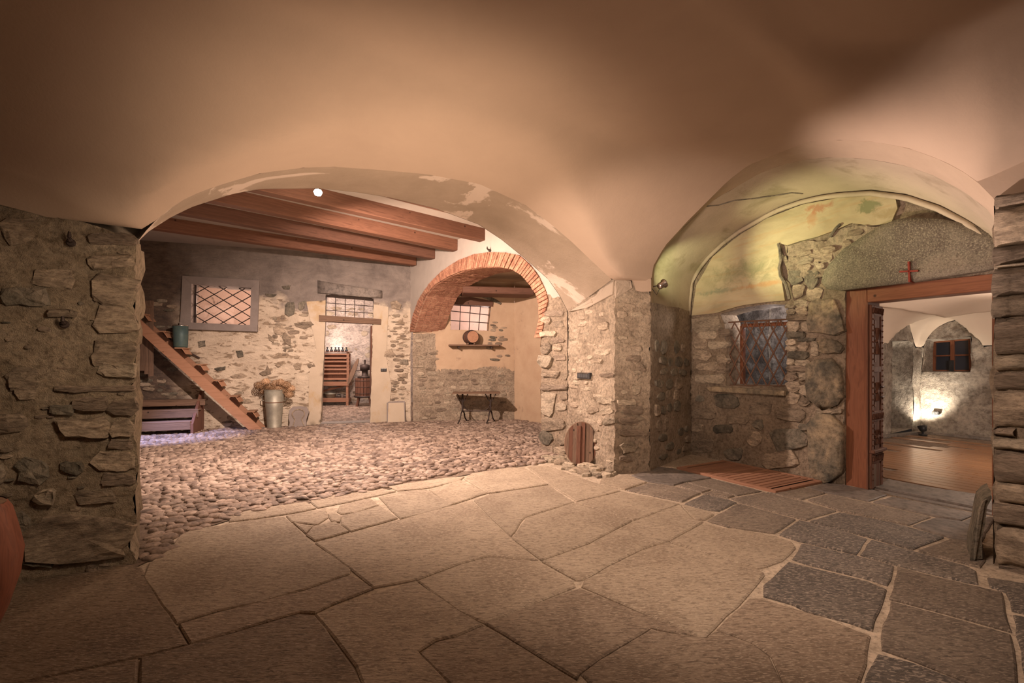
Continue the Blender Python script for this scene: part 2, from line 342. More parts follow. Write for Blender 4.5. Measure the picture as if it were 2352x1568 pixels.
def fresco_mat():
    m, nt, b = newmat('faded_fresco', .9); v = coords(nt, (1, 1, 2.2))
    c = ramp(nt, nz(nt, v, 1.6, 7, .6, .6), [(.3, (.33, .29, .18)), (.5, (.43, .37, .24)), (.7, (.50, .43, .28))])
    c = mix(nt, ramp(nt, nz(nt, coords(nt, (1, 1, 9)), 1.8, 6, .6, .3), [(.5, (0, 0, 0)), (.7, (.5, .5, .5))]), c, (.44, .29, .15))
    def at(u, v_): q = PD.st(u, v_, .03); return tuple(PD.P(q[0], q[1], .03))
    c = blob(nt, c, at(1705, 625), (.50, .8, .19), (.19, .20, .11), .7, .5)
    c = blob(nt, c, at(1660, 668), (.45, .6, .05), (.15, .21, .14), .6, .4)
    c = blob(nt, c, at(1740, 655), (.45, .6, .035), (.50, .27, .12), .6, .4)
    c = blob(nt, c, at(1880, 478), (.10, .3, .06), (.36, .13, .07), .6, .3)
    c = blob(nt, c, at(1862, 500), (.04, .3, .13), (.40, .20, .10), .5, .3)
    c = blob(nt, c, at(1992, 475), (.07, .3, .08), (.17, .20, .10), .75, .2)
    c = blob(nt, c, at(2045, 490), (.10, .3, .07), (.30, .24, .12), .6, .3)
    nt.links.new(c, b.inputs['Base Color']); bump(nt, b, nz(nt, v, 18, 6), .3, .01); return m
M['fresco'] = fresco_mat()
M['niche_soffit'] = plaster('lunette_soffit_plaster', (.38, .32, .24), (.47, .39, .30), 1.8, .35, stain=(.25, .21, .14), st=(.55, .72), ss=1.6)

# ------------------------------------------------------------------ masonry helpers
def disp(p, amp=.02, ledge=0):
    if amp == 0: return Vector(p)
    q = Vector(p)
    r = q+noise.noise_vector(q*2.3)*amp*.9+noise.noise_vector(q*8)*amp*.55+noise.noise_vector(q*22)*amp*.3
    if ledge: r = r+noise.noise_vector(Vector((q.x*3.5, q.y*3.5, q.z*15)))*ledge+noise.noise_vector(Vector((q.x*9, q.y*9, q.z*36)))*ledge*.5
    return r
def dens(poly, step, closed=True):
    out = []; n = len(poly)
    for i in range(n if closed else n-1):
        a = Vector(poly[i]); b = Vector(poly[(i+1) % n]); k = max(1, int((b-a).length/step+.5))
        for j in range(k): out.append(tuple(a.lerp(b, j/k)))
    if not closed: out.append(tuple(poly[-1]))
    return out
def pip(x, y, poly):
    c = False; n = len(poly); j = n-1
    for i in range(n):
        xi, yi = poly[i]; xj, yj = poly[j]
        if (yi > y) != (yj > y) and x < (xj-xi)*(y-yi)/(yj-yi)+xi: c = not c
        j = i
    return c
def segd(x, y, poly):
    m = 1e9; n = len(poly)
    for i in range(n):
        ax, ay = poly[i]; bx, by = poly[(i+1) % n]; dx, dy = bx-ax, by-ay; L = dx*dx+dy*dy
        t = 0 if L == 0 else max(0, min(1, ((x-ax)*dx+(y-ay)*dy)/L)); m = min(m, (ax+t*dx-x)**2+(ay+t*dy-y)**2)
    return sqrt(m)
def sheet(mb, tomap, outline, holes=(), step=.1, amp=.02, ledge=0, matfn=None):
    loops = [dens(outline, step)]+[dens(h, step) for h in holes]
    vs = []; es = []
    for lp in loops:
        k = len(vs); vs += [Vector(p) for p in lp]; es += [(k+i, k+(i+1) % len(lp)) for i in range(len(lp))]
    xs = [p[0] for p in outline]; zs = [p[1] for p in outline]
    x = min(xs)+step/2
    rnd = random.Random(3)
    while x < max(xs):
        z = min(zs)+step/2
        while z < max(zs):
            px, pz = x+rnd.uniform(-.2, .2)*step, z+rnd.uniform(-.2, .2)*step
            if pip(px, pz, outline) and not any(pip(px, pz, h) for h in holes) and segd(px, pz, outline) > step*.45 and all(segd(px, pz, h) > step*.45 for h in holes):
                vs.append(Vector((px, pz)))
            z += step
        x += step
    r = delaunay_2d_cdt(vs, es, [], 0, 1e-5)
    ov, of = r[0], r[2]
    out = []; mi = []
    for f in of:
        c = sum((ov[i] for i in f), Vector((0, 0)))/len(f)
        if pip(c.x, c.y, outline) and not any(pip(c.x, c.y, h) for h in holes):
            out.append(f); mi.append(matfn(c.x, c.y) if matfn else 0)
    k = len(mb.v)
    for p in ov: mb.v.append(disp(tomap(p[0], p[1]), amp, ledge))
    for f, m_ in zip(out, mi): mb.f.append([i+k for i in f]); mb.m.append(m_)
def loft(mb, rows, amp=.02, ledge=0, mi=0):
    """rows: list of equal-length lists of points"""
    k = len(mb.v); n = len(rows[0])
    for r in rows:
        for p in r: mb.v.append(disp(p, amp, ledge))
    for i in range(len(rows)-1):
        for j in range(n-1):
            mb.f.append([k+i*n+j, k+i*n+j+1, k+(i+1)*n+j+1, k+(i+1)*n+j]); mb.m.append(mi)
def resample(pts, n):
    pts = [Vector(p) for p in pts]; L = [0]
    for a, b in zip(pts, pts[1:]): L.append(L[-1]+(b-a).length)
    out = []
    for i in range(n):
        t = L[-1]*i/(n-1); j = 0
        while j < len(L)-2 and L[j+1] < t: j += 1
        f = 0 if L[j+1] == L[j] else (t-L[j])/(L[j+1]-L[j]); out.append(pts[j].lerp(pts[j+1], f))
    return out
def between(A, B, n):
    return [[a.lerp(b, i/n) for a, b in zip(A, B)] for i in range(n+1)]
# shared rubble stones, unit size, front towards -y
def stone_mesh(i, mat):
    rnd = random.Random(100+i); n = rnd.choice((7, 8, 9)); mb = MB()
    ang = [2*pi*(k+rnd.uniform(-.22, .22))/n for k in range(n)]
    ex = rnd.choice((2.6, 3.2, 4.0))
    def R(a): return .5/((abs(cos(a))**ex+abs(sin(a))**ex)**(1/ex))
    rad = [R(a)*rnd.uniform(.86, 1.04) for a in ang]
    rings = [(1.02, .5), (1.0, -.25), (.86, -.8)]
    for sc_, y in rings:
        for a, r in zip(ang, rad):
            j = rnd.uniform(-.06, .06) if y < 0 else 0
            mb.v.append(Vector((cos(a)*r*sc_, y+j*2, sin(a)*r*sc_)))
    mb.v.append(Vector((rnd.uniform(-.1, .1), -1, rnd.uniform(-.1, .1))))
    for q in range(2):
        for k in range(n): mb.f.append([q*n+k, q*n+(k+1) % n, (q+1)*n+(k+1) % n, (q+1)*n+k])
    for k in range(n): mb.f.append([2*n+k, 2*n+(k+1) % n, 3*n])
    mb.m = [0]*len(mb.f)
    return mesh_from('stone', mb, mat, False)
SM = {k: [stone_mesh(i, M[k]) for i in range(7)] for k in ('stone', 'stone_light', 'stone_dark', 'ledge', 'pier_stone')}
def put_stone(parent, pl, s, z, w_, h_, th, kinds='stone', off=0, tilt=0, name='stone'):
    me = random.choice(SM[kinds]); o = bpy.data.objects.new(name, me); COL.objects.link(o)
    p = pl.P(s, z, off)
    o.matrix_world = Matrix.Translation(p)@Matrix.Rotation(pl.rot, 4, 'Z')@Matrix.Rotation(tilt, 4, 'Y')@Matrix.Diagonal((w_*random.choice((1, -1)), th, h_, 1))
    o.parent = parent; return o
def masonry(parent, pl, region, hr=(.07, .2), wr=(.14, .42), fill=.7, th=(.02, .05), kinds=('stone',), seed=1, cap=290, zoff=0):
    rnd = random.Random(seed); random.seed(seed); xs = [p[0] for p in region]; zs = [p[1] for p in region]
    z = min(zs); cnt = 0; cand = []
    while z < max(zs):
        h = rnd.uniform(*hr); s = min(xs)-rnd.uniform(0, .2)
        while s < max(xs):
            w_ = rnd.uniform(*wr); hh = h*rnd.uniform(.65, 1.05)
            cs, cz = s+w_/2, z+h/2+rnd.uniform(-.02, .02)
            if rnd.random() < fill and all(pip(cs+a, cz+b, region) for a, b in ((-w_*.42, 0), (w_*.42, 0), (0, h*.4), (0, -h*.4))):
                cand.append((cs, cz, w_*.95, hh, rnd.uniform(*th), rnd.choice(kinds), rnd.uniform(-.09, .09)))
            s += w_+rnd.uniform(.005, .05)
        z += h*.97
    if len(cand) > cap: cand = rnd.sample(cand, cap)
    for c in cand: put_stone(parent, pl, c[0], c[1], c[2], c[3], c[4], c[5], zoff, c[6])
def pstone(parent, pl, poly, th, mat, name='stone', inset=.84, label=None, sub=.0, rough=.01):
    """a single stone traced in s,z on a plane"""
    c = Vector((sum(p[0] for p in poly)/len(poly), sum(p[1] for p in poly)/len(poly)))
    size = max((Vector(p)-c).length for p in poly)
    d = dens(poly, max(.05, size*.45)); n = len(d); mb = MB()
    rn = random.Random(int(c.x*1000+c.y*77))
    for k_, off in ((1.0, -.06), (1.0, th*.5), ((inset+1)/2+.03, th*.9), (inset*.78, th)):
        for p in d:
            q = c+(Vector(p)-c)*k_; mb.v.append(pl.P(q.x+rn.uniform(-rough, rough)*(off > 0), q.y+rn.uniform(-rough, rough)*(off > 0), off+rn.uniform(-.28, .28)*th*(off > 0)))
    mb.v.append(pl.P(c.x, c.y, th))
    for q in range(3):
        for k in range(n): mb.f.append([q*n+k, q*n+(k+1) % n, (q+1)*n+(k+1) % n, (q+1)*n+k])
    for k in range(n): mb.f.append([3*n+k, 3*n+(k+1) % n, 4*n])
    mb.m = [0]*len(mb.f)
    return obj(name, mb, mat, parent, th > .065, label=label)
def rectst(pl, pts2, jit=.0):
    """rounded rectangle from two px corners"""
    (u0, v0), (u1, v1) = pts2
    a = 10; w_, h_ = u1-u0, v1-v0; c = min(w_, h_)*.28
    pts = [(u0+c, v0), (u1-c, v0), (u1, v0+c), (u1, v1-c), (u1-c, v1), (u0+c, v1), (u0, v1-c), (u0, v0+c)]
    rn = random.Random(int(u0*7+v0)); pts = [(p[0]+rn.uniform(-c, c)*.5, p[1]+rn.uniform(-c, c)*.5) for p in pts]
    return pl.px(pts)
# ================================================================== STRUCTURE
def interp(xs, x):
    if x <= xs[0][0]: return xs[0][1]
    for (a, b), (c, d) in zip(xs, xs[1:]):
        if x <= c: return b+(d-b)*(x-a)/(c-a) if c > a else b
    return xs[-1][1]
FRL = [(318, 552), (340, 524), (364, 500), (410, 464), (465, 438), (527, 418), (600, 397), (698, 385), (770, 383), (870, 390), (980, 400), (1100, 422), (1206, 470), (1270, 518), (1313, 555), (1360, 600), (1405, 642)]
BKL = [(321, 551), (336, 535), (354, 523), (395, 497), (443, 474), (530, 446), (598, 433), (734, 432), (820, 441), (900, 454), (1000, 478), (1100, 515), (1153, 550), (1206, 593), (1260, 641), (1285, 677), (1305, 716)]
fl_c = PV.px(FRL); TOPL = PV.px([(-500, 380), (-200, 420), (0, 470), (60, 485), (130, 505), (180, 525), (240, 543), (300, 550)])
archL_pts = sorted(TOPL+fl_c)
def archL(s): return interp(archL_pts, s)
FRR = [(1493, 703), (1493.5, 665), (1499, 614), (1526, 566), (1579, 508), (1632, 455), (1672, 415), (1728, 372), (1765, 350), (1820, 333), (1870, 324), (1930, 321), (2010, 326), (2085, 340), (2165, 369), (2230, 405), (2275, 445), (2300, 480)]
MDR = [(1498.5, 703), (1500, 665), (1504, 614), (1530, 566), (1582, 510), (1640, 458), (1690, 430), (1745, 398), (1792, 380), (1840, 368), (1898, 362), (1950, 362), (2015, 368), (2085, 382), (2143, 402), (2218, 442), (2268, 482), (2300, 520)]
BKR = [(1587, 720), (1588, 694), (1595, 641), (1612, 612), (1632, 587), (1665, 556), (1701, 529), (1765, 492), (1800, 475), (1845, 460), (1888, 450), (1930, 444), (2005, 439), (2085, 449), (2165, 476), (2234, 513), (2271, 540), (2330, 610)]
fr_c = PU.px(FRR)
archR_pts = sorted([p for p in fr_c if p[1] > 2.3])
RT = archR_pts[-1][0]
def archR(t): return interp(archR_pts, t)
def topR(x): return archR_pts[-1][1]+min(.3*max(x, 0), .15)
e1 = -PV.d; e2 = PU.d; KV = Vector(K); LKs = (KV-PV.o).dot(PV.d); LKu = (PU.o-KV).length
MB0 = 2.26
def rise(d): return 1.34*(1-(1-min(max(d, 0)/2.7, 1))**2.1)
def smin(a, b, k): h = max(k-abs(a-b), 0)/k; return min(a, b)-h*h*k*.25
def ceil_z(a, b):
    s = LKs-a; t = b-LKu
    main = MB0+rise(smin(a, b, .25)) if a > 0 and b > 0 else MB0
    sm = lambda x: max(0, min(1, x))
    if a > 0 and b > 0: main = MB0+rise(smin(a+max(0, b-1.8)*.35, b, .25))
    elif a <= 0: main = MB0+rise(max(0, b-1.8)*.35) if b > 1.8 else MB0
    else: main = MB0
    kl = .14+.75*sm((.9-s)/.9)**2; kr = .12+1.45*sm((t-2.5)/.9)**2
    L = (archL(s) if s < 4.97 else 2.56)+(kl*min(b, 1.6)*sm((4.97-s)/.6))
    R = archR(t)+kr*min(a, 1.5)*sm(t/.5) if 0 <= t <= RT else (2.44 if t < 0 else topR(t-RT)+kr*a)
    L = min(L, 3.55); R = min(R, 3.6)
    z = main; k = .05
    for q in (L, R):
        h = max(k-abs(z-q), 0)/k; z = max(z, q)+h*h*k*.25*min(1, b/.1)*min(1, max(a-.0, 0)/.1)
    return z
ce = obj('ceiling_tmp', MB(), M['vault'])
bpy.data.objects.remove(ce)
def build_vault():
    mb = MB(); A = [0, .04, .1, .16, .24, .32, .4]+[.496+.085*i for i in range(98)]
    B = [0, .02, .05, .09, .13, .181, .21, .25]+[.3+.085*i for i in range(94)]
    ids = {}
    for i, a in enumerate(A):
        for j, b in enumerate(B):
            p = KV+e1*a+e2*b; z = ceil_z(a, b)
            z += .012*noise.noise(Vector((p.x, p.y, 0))*1.1)*min(1, a/.3)*min(1, b/.3)
            ids[i, j] = len(mb.v); mb.v.append(Vector((p.x, p.y, z)))
    for i in range(len(A)-1):
        for j in range(len(B)-1):
            if (A[i]+A[i+1])/2/.496+(B[j]+B[j+1])/2/.181 < 1: continue
            mb.f.append([ids[i, j], ids[i+1, j], ids[i+1, j+1], ids[i, j+1]]); mb.m.append(0)
    return mb
obj('ceiling', build_vault(), M['vault'], None, True, 'warm plastered vault with curved creases over the flagstone hall', 'ceiling', kind='structure')

# upright plaster between the pier tops and the vault
sp_ = MB()
tt = [RT-1.0+.08*i for i in range(60)]
loft(sp_, [[PU.P(t, archR(t) if t < RT else topR(t-RT)-.01, .004) for t in tt], [PU.P(t, max(ceil_z(0, LKu+t), archR(t) if t < RT else 0)+.03, .004) for t in tt]], 0)
obj('trim_5', sp_, M['vault'], None, True, 'upright plaster spandrels over the outer piers', 'plaster', kind='structure')
# ---- left pier and the wall the left arch is cut in
wl = MB()
LPtop = [p for p in sorted(TOPL+fl_c[:1])]
EDGE = [(313, 551), (316, 590), (311, 620), (313, 640), (316, 690), (312, 712), (307, 720), (311, 742), (316, 765), (313, 778), (310, 786), (315, 800), (314, 822), (309, 840), (315, 880), (312, 892), (316, 920), (311, 955), (309, 1000), (310, 1040), (308, 1080), (309, 1130), (313, 1190), (316, 1212), (300, 1222), (292, 1240), (300, 1262), (313, 1290)]
ep = PV.px(EDGE)
outl = [(-1.6, -.02)]+[(-1.6, archL(-1.6)+.07)]+[(s, z+.07) for s, z in LPtop if -1.59 < s < -.12]+ep+[(ep[-1][0], -.02)]
sheet(wl, lambda s, z: PV.P(s, z), outl, (), .024, .030, .020)
sheet(wl, lambda s, z: PV.P(s, z), [(-4.5, -.02), (-4.5, archL(-4.5)+.07), (-3, archL(-3)+.07), (-1.6, archL(-1.6)+.07), (-1.6, -.02)], (), .1, .030, .020)
jrow = [PV.P(s, z) for s, z in ep]
loft(wl, between(jrow, [p+Vector((-.33, .46, 0)) for p in jrow], 5), .030, .020)
wall_left = obj('wall_left', wl, M['mortar_pier'], None, True, 'rough mortared stone pier at the left edge of the picture', 'wall', kind='structure')
for (a, b), k, th in [
    ((z3(700, 335), z3(1080, 415)), 'ledge', .045), ((z3(700, 505), z3(1062, 600)), 'stone', .04), ((z3(245, 600), z3(590, 750)), 'stone', .03),
    ((z3(720, 650), z3(1070, 900)), 'stone', .035), ((z3(0, 770), z3(390, 905)), 'stone_dark', .05), ((z3(735, 915), z3(1065, 1120)), 'stone', .035),
    ((z3(385, 932), z3(600, 985)), 'stone', .07), ((z3(710, 1190), z3(1072, 1345)), 'stone', .05), ((z3(785, 1340), z3(1072, 1450)), 'stone_light', .06),
    ((z3(430, 1515), z3(1060, 1562)), 'ledge', .04), ((z4(560, 105), z4(860, 200)), 'ledge', .05), ((z4(858, 120), z4(1078, 245)), 'ledge', .045),
    ((z4(380, 180), z4(585, 245)), 'stone_dark', .05), ((z4(455, 270), z4(860, 420)), 'stone', .05), ((z4(850, 290), z4(1050, 415)), 'stone', .05),
    ((z4(840, 440), z4(1050, 512)), 'ledge', .04), ((z4(715, 535), z4(1050, 685)), 'stone', .04), ((z4(475, 605), z4(650, 705)), 'stone_dark', .04),
    ((z4(130, 580), z4(395, 770)), 'stone_dark', .05), ((z4(800, 700), z4(1050, 790)), 'ledge', .05), ((z4(290, 815), z4(455, 940)), 'stone_light', .08),
    ((z4(600, 850), z4(905, 935)), 'stone', .04), ((z4(-60, 240), z4(200, 370)), 'stone', .05), ((z4(-60, 640), z4(50, 790)), 'stone_light', .09),
    ((z4(190, 1370), z4(420, 1420)), 'stone_dark', .05), ((z4(130, 0), z4(300, 130)), 'stone', .03), ((z4(60, 1010), z4(240, 1180)), 'stone_dark', .03),
    ((z3(20, 200), z3(300, 420)), 'stone', .02), ((z3(60, 1380), z3(330, 1560)), 'stone', .03)]:
    pstone(wall_left, PV, rectst(PV, (a, b)), th*.75, M[k])
pstone(wall_left, PV, PV.px([z4(170, 1200), z4(330, 1040), z4(560, 1010), z4(900, 1040), z4(1060, 1090), z4(1010, 1200), z4(940, 1290), z4(980, 1340), z4(500, 1400), z4(220, 1360)]), .05, M['stone'], rough=.02)
for u0, u1 in ((680, 765), (770, 880), (885, 975), (980, 1052)):
    pstone(wall_left, PV, rectst(PV, (z4(u0, 1425), z4(u1, 1505))), .03, M['ledge'], 'brick')
random.seed(5)
for k in range(60):
    s_ = random.uniform(-1.2, -.05); z_ = random.uniform(.05, 2.25); put_stone(wall_left, PV, s_, z_, random.uniform(.03, .08), random.uniform(.015, .04), .02, random.choice(('stone', 'stone_dark', 'ledge')))

# ---- soffit of the left arch
so = MB()
ra = [PV.P(*p) for p in PV.px(FRL)]; rb = [PVB.P(*p) for p in PVB.px(BKL)]
ra = resample(ra, 60); rb = resample(rb, 60)
loft(so, between(ra, rb, 8), .0)
so2 = MB()
back = [PVB.st(*p) for p in BKL]
sheet(so2, lambda s, z: PVB.P(s, z, -.01), [(-4.5, 4.1), (-4.5, 0), (PVB.st(*BKL[0])[0], 0)]+back+[(PVB.L, 4.1)], (), .3, 0)
wa = obj('trim_1', so, M['soffit'], None, True, 'flaking plaster underside of the wide left arch', 'arch', kind='structure')
obj('wall_courtyard_front', so2, M['grey_mortar'], None, True, 'courtyard side of the arched wall, hidden behind the left pier', 'wall', kind='structure')

# ---- centre pier: jamb, front, plaster shaft
pc = MB()
zt = lambda u, v, pl: pl.st(u, v)
jt = [PJ.st(1305, 716), PJ.st(1330, 706), PJ.st(1352, 700), PJ.st(1385, 672), PJ.st(1407, 642)]
def pier_mat(s, z): return 0
# jamb outline with jagged right edge
sheet(pc, lambda s, z: PJ.P(s, z), [(0, -.02)]+[(s, z+.25) for s, z in jt]+[(PJ.L, 2.8), (PJ.L, -.02)], (), .022, .022, .020)
sheet(pc, lambda s, z: PC.P(s, z), [(0, -.02), (0, 2.62), (PC.L, 2.62), (PC.L, -.02)], (), .022, .022, .020)
wall_center = obj('wall_center', pc, M['mortar_light'], None, True, 'pale rubble pier standing between the two arches', 'wall', kind='structure')
gm = [PJ.st(1306, 714), PJ.st(1345, 700), PJ.st(1400, 684), PJ.st(1425, 668)]
random.seed(11)
masonry(wall_center, PJ, [(0.02, .05), (.02, 2.2), (1.2, 2.35), (1.2, .05)], (.05, .12), (.12, .36), .5, (.012, .034), ('pier_stone', 'pier_stone', 'stone_light'), 21, 150, -.008)
masonry(wall_center, PC, [(0.0, .05), (.0, 2.4), (.45, 2.4), (.45, .05)], (.05, .12), (.10, .26), .5, (.012, .034), ('pier_stone', 'pier_stone', 'stone_light'), 22, 60, -.008)
pstone(wall_center, PJ, PJ.px([(1308, 716), (1345, 702), (1372, 688), (1400, 648), (1395, 640), (1411, 640), (1408, 676), (1350, 707)]), .02, M['grey_mortar'], 'mortar_patch', rough=.004)
pstone(wall_center, PC, PC.px([(1413, 643), (1430, 640), (1448, 645), (1452, 662), (1436, 672), (1413, 684)]), .02, M['grey_mortar'], 'mortar_patch', rough=.004)
ps = MB(); n = 14
rows = []
botpx = [(1412, 640), (1425, 640), (1440, 641), (1450, 644), (1454, 655), (1458, 666), (1468, 669), (1482, 669), (1493, 668)]
bs = PC.px(botpx); bs = [(0, bs[0][1])]+bs[1:-1]+[(PC.L, bs[-1][1])]
def ctop(s):
    p = PC.P(s, 0); q = Vector((p.x, p.y))-KV
    det = e1.x*e2.y-e1.y*e2.x; a = (q.x*e2.y-q.y*e2.x)/det; b = (e1.x*q.y-e1.y*q.x)/det
    return ceil_z(max(a, 0), max(b, 0))
top = [PC.P(s, ctop(s)+.03, .03) for s, z in bs]
bot = [PC.P(s, z-.01, .035) for s, z in bs]
loft(ps, between(bot, top, 4), 0)
obj('trim_2', ps, M['vault'], None, True, 'smooth plaster shaft above the pier where both arches meet', 'plaster', kind='structure')

# ---- recess: side wall, soffit, door wall
sw = MB(); q1 = PS.st(1498, 703); q2 = PS.st(1587, 720)
sheet(sw, lambda s, z: PS.P(s, z), [(0, -.02), (0, PU.st(1498, 703)[1]+.05), (PS.L, PD.st(1587, 720)[1]+.05), (PS.L, -.02)], (), .06, .015, .01)
wall_recess = obj('wall_recess', sw, M['mortar'], None, True, 'shaded rubble side wall of the door recess beside the pale pier', 'wall', kind='structure')
masonry(wall_recess, PS, [(0.03, .05), (.03, 1.95), (PS.L-.05, 1.95), (PS.L-.05, .05)], (.13, .27), (.16, .42), .75, (.02, .045), ('stone_dark', 'stone', 'stone_dark'), 31, 120, -.006)
sf = MB()
r1 = resample([PU.P(*p) for p in PU.px(FRR)], 56)
MP = Plane(PU.P(0, 0, -.42)[:2], PU.P(1, 0, -.42)[:2])
r2 = resample([MP.P(*p) for p in MP.px(MDR)], 56)
r3 = resample([PD.P(*p) for p in PD.px(BKR)], 56)
loft(sf, between(r1, r2, 3), 0, 0, 1)
loft(sf, between(r2, r3, 8), .006, 0, 0)
obj('trim_3', sf, [M['niche_soffit'], M['vault_edge']], None, True, 'greenish lit plaster underside of the right arch over the door', 'arch', kind='structure')
mould = MB(); ridge = [PD.P(s, z-.03, .05) for s, z in PD.px(BKR)]
mould.tube(resample(ridge, 50), .03, 8)
obj('trim_4', mould, M['niche_soffit'], None, True, 'thin plaster roll moulding curving above the painted lunette', 'moulding', kind='structure')

dw = MB()
dtop = PD.px([(1587, 710), (1588, 680), (1595, 635), (1612, 612), (1632, 587), (1701, 529), (1765, 492), (1845, 460), (1930, 444), (2005, 439), (2085, 449), (2165, 476), (2234, 513), (2271, 540), (2330, 610), (2420, 760)])
WH = PD.px([(1655, 722), (1700, 708), (1760, 700), (1809, 698), (1810, 800), (1809, 889), (1666, 886), (1668, 800), (1664, 740)])
DH = PD.px([(1943, 666), (1938, 1107)]); dR = PD.st(2345, 800)[0]; dz = DH[0][1]
DHole = [(DH[1][0], -.03), (DH[0][0], dz), (dR, dz-.02), (dR, -.03)]
sheet(dw, lambda s, z: PD.P(s, z), [(0, -.02)]+dtop+[(dR+1.2, 2.0), (dR+1.2, -.02)], [WH, [(DH[1][0], 0), (DH[0][0], dz), (dR, dz-.02), (dR, 0)]], .06, .02, .01)
def reveal(mb, pl, poly, depth, amp=.015, shrink=0, closed=True):
    d = dens(poly, .12, closed); d = d+[d[0]] if closed else d
    c = Vector((sum(p[0] for p in poly)/len(poly), sum(p[1] for p in poly)/len(poly)))
    A = [pl.P(s, z, 0) for s, z in d]; B = [pl.P(c.x+(s-c.x)*(1-shrink), c.y+(z-c.y)*(1-shrink), -depth) for s, z in d]
    loft(mb, between(A, B, 3), amp)
reveal(dw, PD, WH, .34, .02, .04)
reveal(dw, PD, [(DH[1][0], 0), (DH[0][0], dz), (dR, dz-.02), (dR, 0)], .28, .015, 0, False)
wall_door = obj('wall_door', dw, M['mortar'], None, True, 'rubble and plaster wall holding the barred window and the doorway', 'wall', kind='structure')
SILLZ = PD.st(1700, 905)[1]
# fresco skin
FR = PD.px([(1592, 724), (1604, 655), (1640, 590), (1705, 538), (1768, 501), (1850, 470), (1930, 455), (2005, 450), (2060, 458), (2064, 480), (2050, 512), (2000, 520), (1960, 512), (1925, 528), (1880, 545), (1840, 555), (1812, 565), (1798, 560), (1792, 590), (1797, 630), (1806, 690), (1760, 694), (1700, 703), (1652, 718)])
fm = MB(); sheet(fm, lambda s, z: PD.P(s, z, .035), FR, (), .06, .008); reveal2 = [PD.P(s, z, .035) for s, z in FR]; loft(fm, [reveal2+[reveal2[0]], [PD.P(s, z, -.01) for s, z in FR]+[PD.P(*FR[0], -.01)]], 0)
obj('fresco_plaster', fm, M['fresco'], wall_door, False, label='faded green and ochre painted plaster')
ck = MB()
for path, r in (([z6(845, 0), z6(855, 40), z6(862, 100), z6(850, 150), z6(858, 200), z6(890, 250), z6(905, 300), z6(915, 345)], .02), ([(1912, 545), (1925, 525), (1935, 516)], .018)):
    ck.tube([PD.P(*PD.st(*p), .045) for p in path], r, 6)
obj('crack', ck, M['stone_dark'], wall_door, label='dark crack in the plaster')
ck = MB(); ck.tube([r2[i].lerp(r3[i], f)-Vector((0, 0, .0)) for i, f in ((19, .0), (20, .15), (22, .25), (24, .45), (26, .6), (28, .7), (29, .8))], .012, 5)
obj('crack', ck, M['stone_dark'], wall_door)
LT = PD.px([(1896, 650), (1897, 628), (1915, 606), (1945, 575), (1990, 545), (2030, 520), (2070, 506), (2110, 500), (2170, 506), (2230, 516), (2290, 530), (2350, 560), (2350, 600), (2275, 622), (2100, 648), (1940, 668), (1905, 663)])
lint = pstone(wall_door, PD, LT, .09, M['granite'], 'lintel_boulder', .94, 'great dark boulder lintel', rough=.008)
cr = MB()
for a, b, wdt in (((2089, 601), (2091, 648), .012), ((2068, 624), (2111, 622), .012)):
    s1, z1 = PD.st(*a, .10); s2, z2 = PD.st(*b, .10); d_ = Vector((s2-s1, z2-z1)).normalized(); n_ = Vector((-d_.y, d_.x))*wdt*.7
    q = [(s1+n_.x, z1+n_.y), (s2+n_.x, z2+n_.y), (s2-n_.x, z2-n_.y), (s1-n_.x, z1-n_.y)]
    cr.add([PD.P(x, y, .125) for x, y in q]+[PD.P(x, y, .03) for x, y in q], [(0, 1, 2, 3), (4, 5, 6, 7), (0, 1, 5, 4), (1, 2, 6, 5), (2, 3, 7, 6), (3, 0, 4, 7)])
cro = obj('painted_cross', cr, M['red_paint'], lint, label='thin red painted cross')
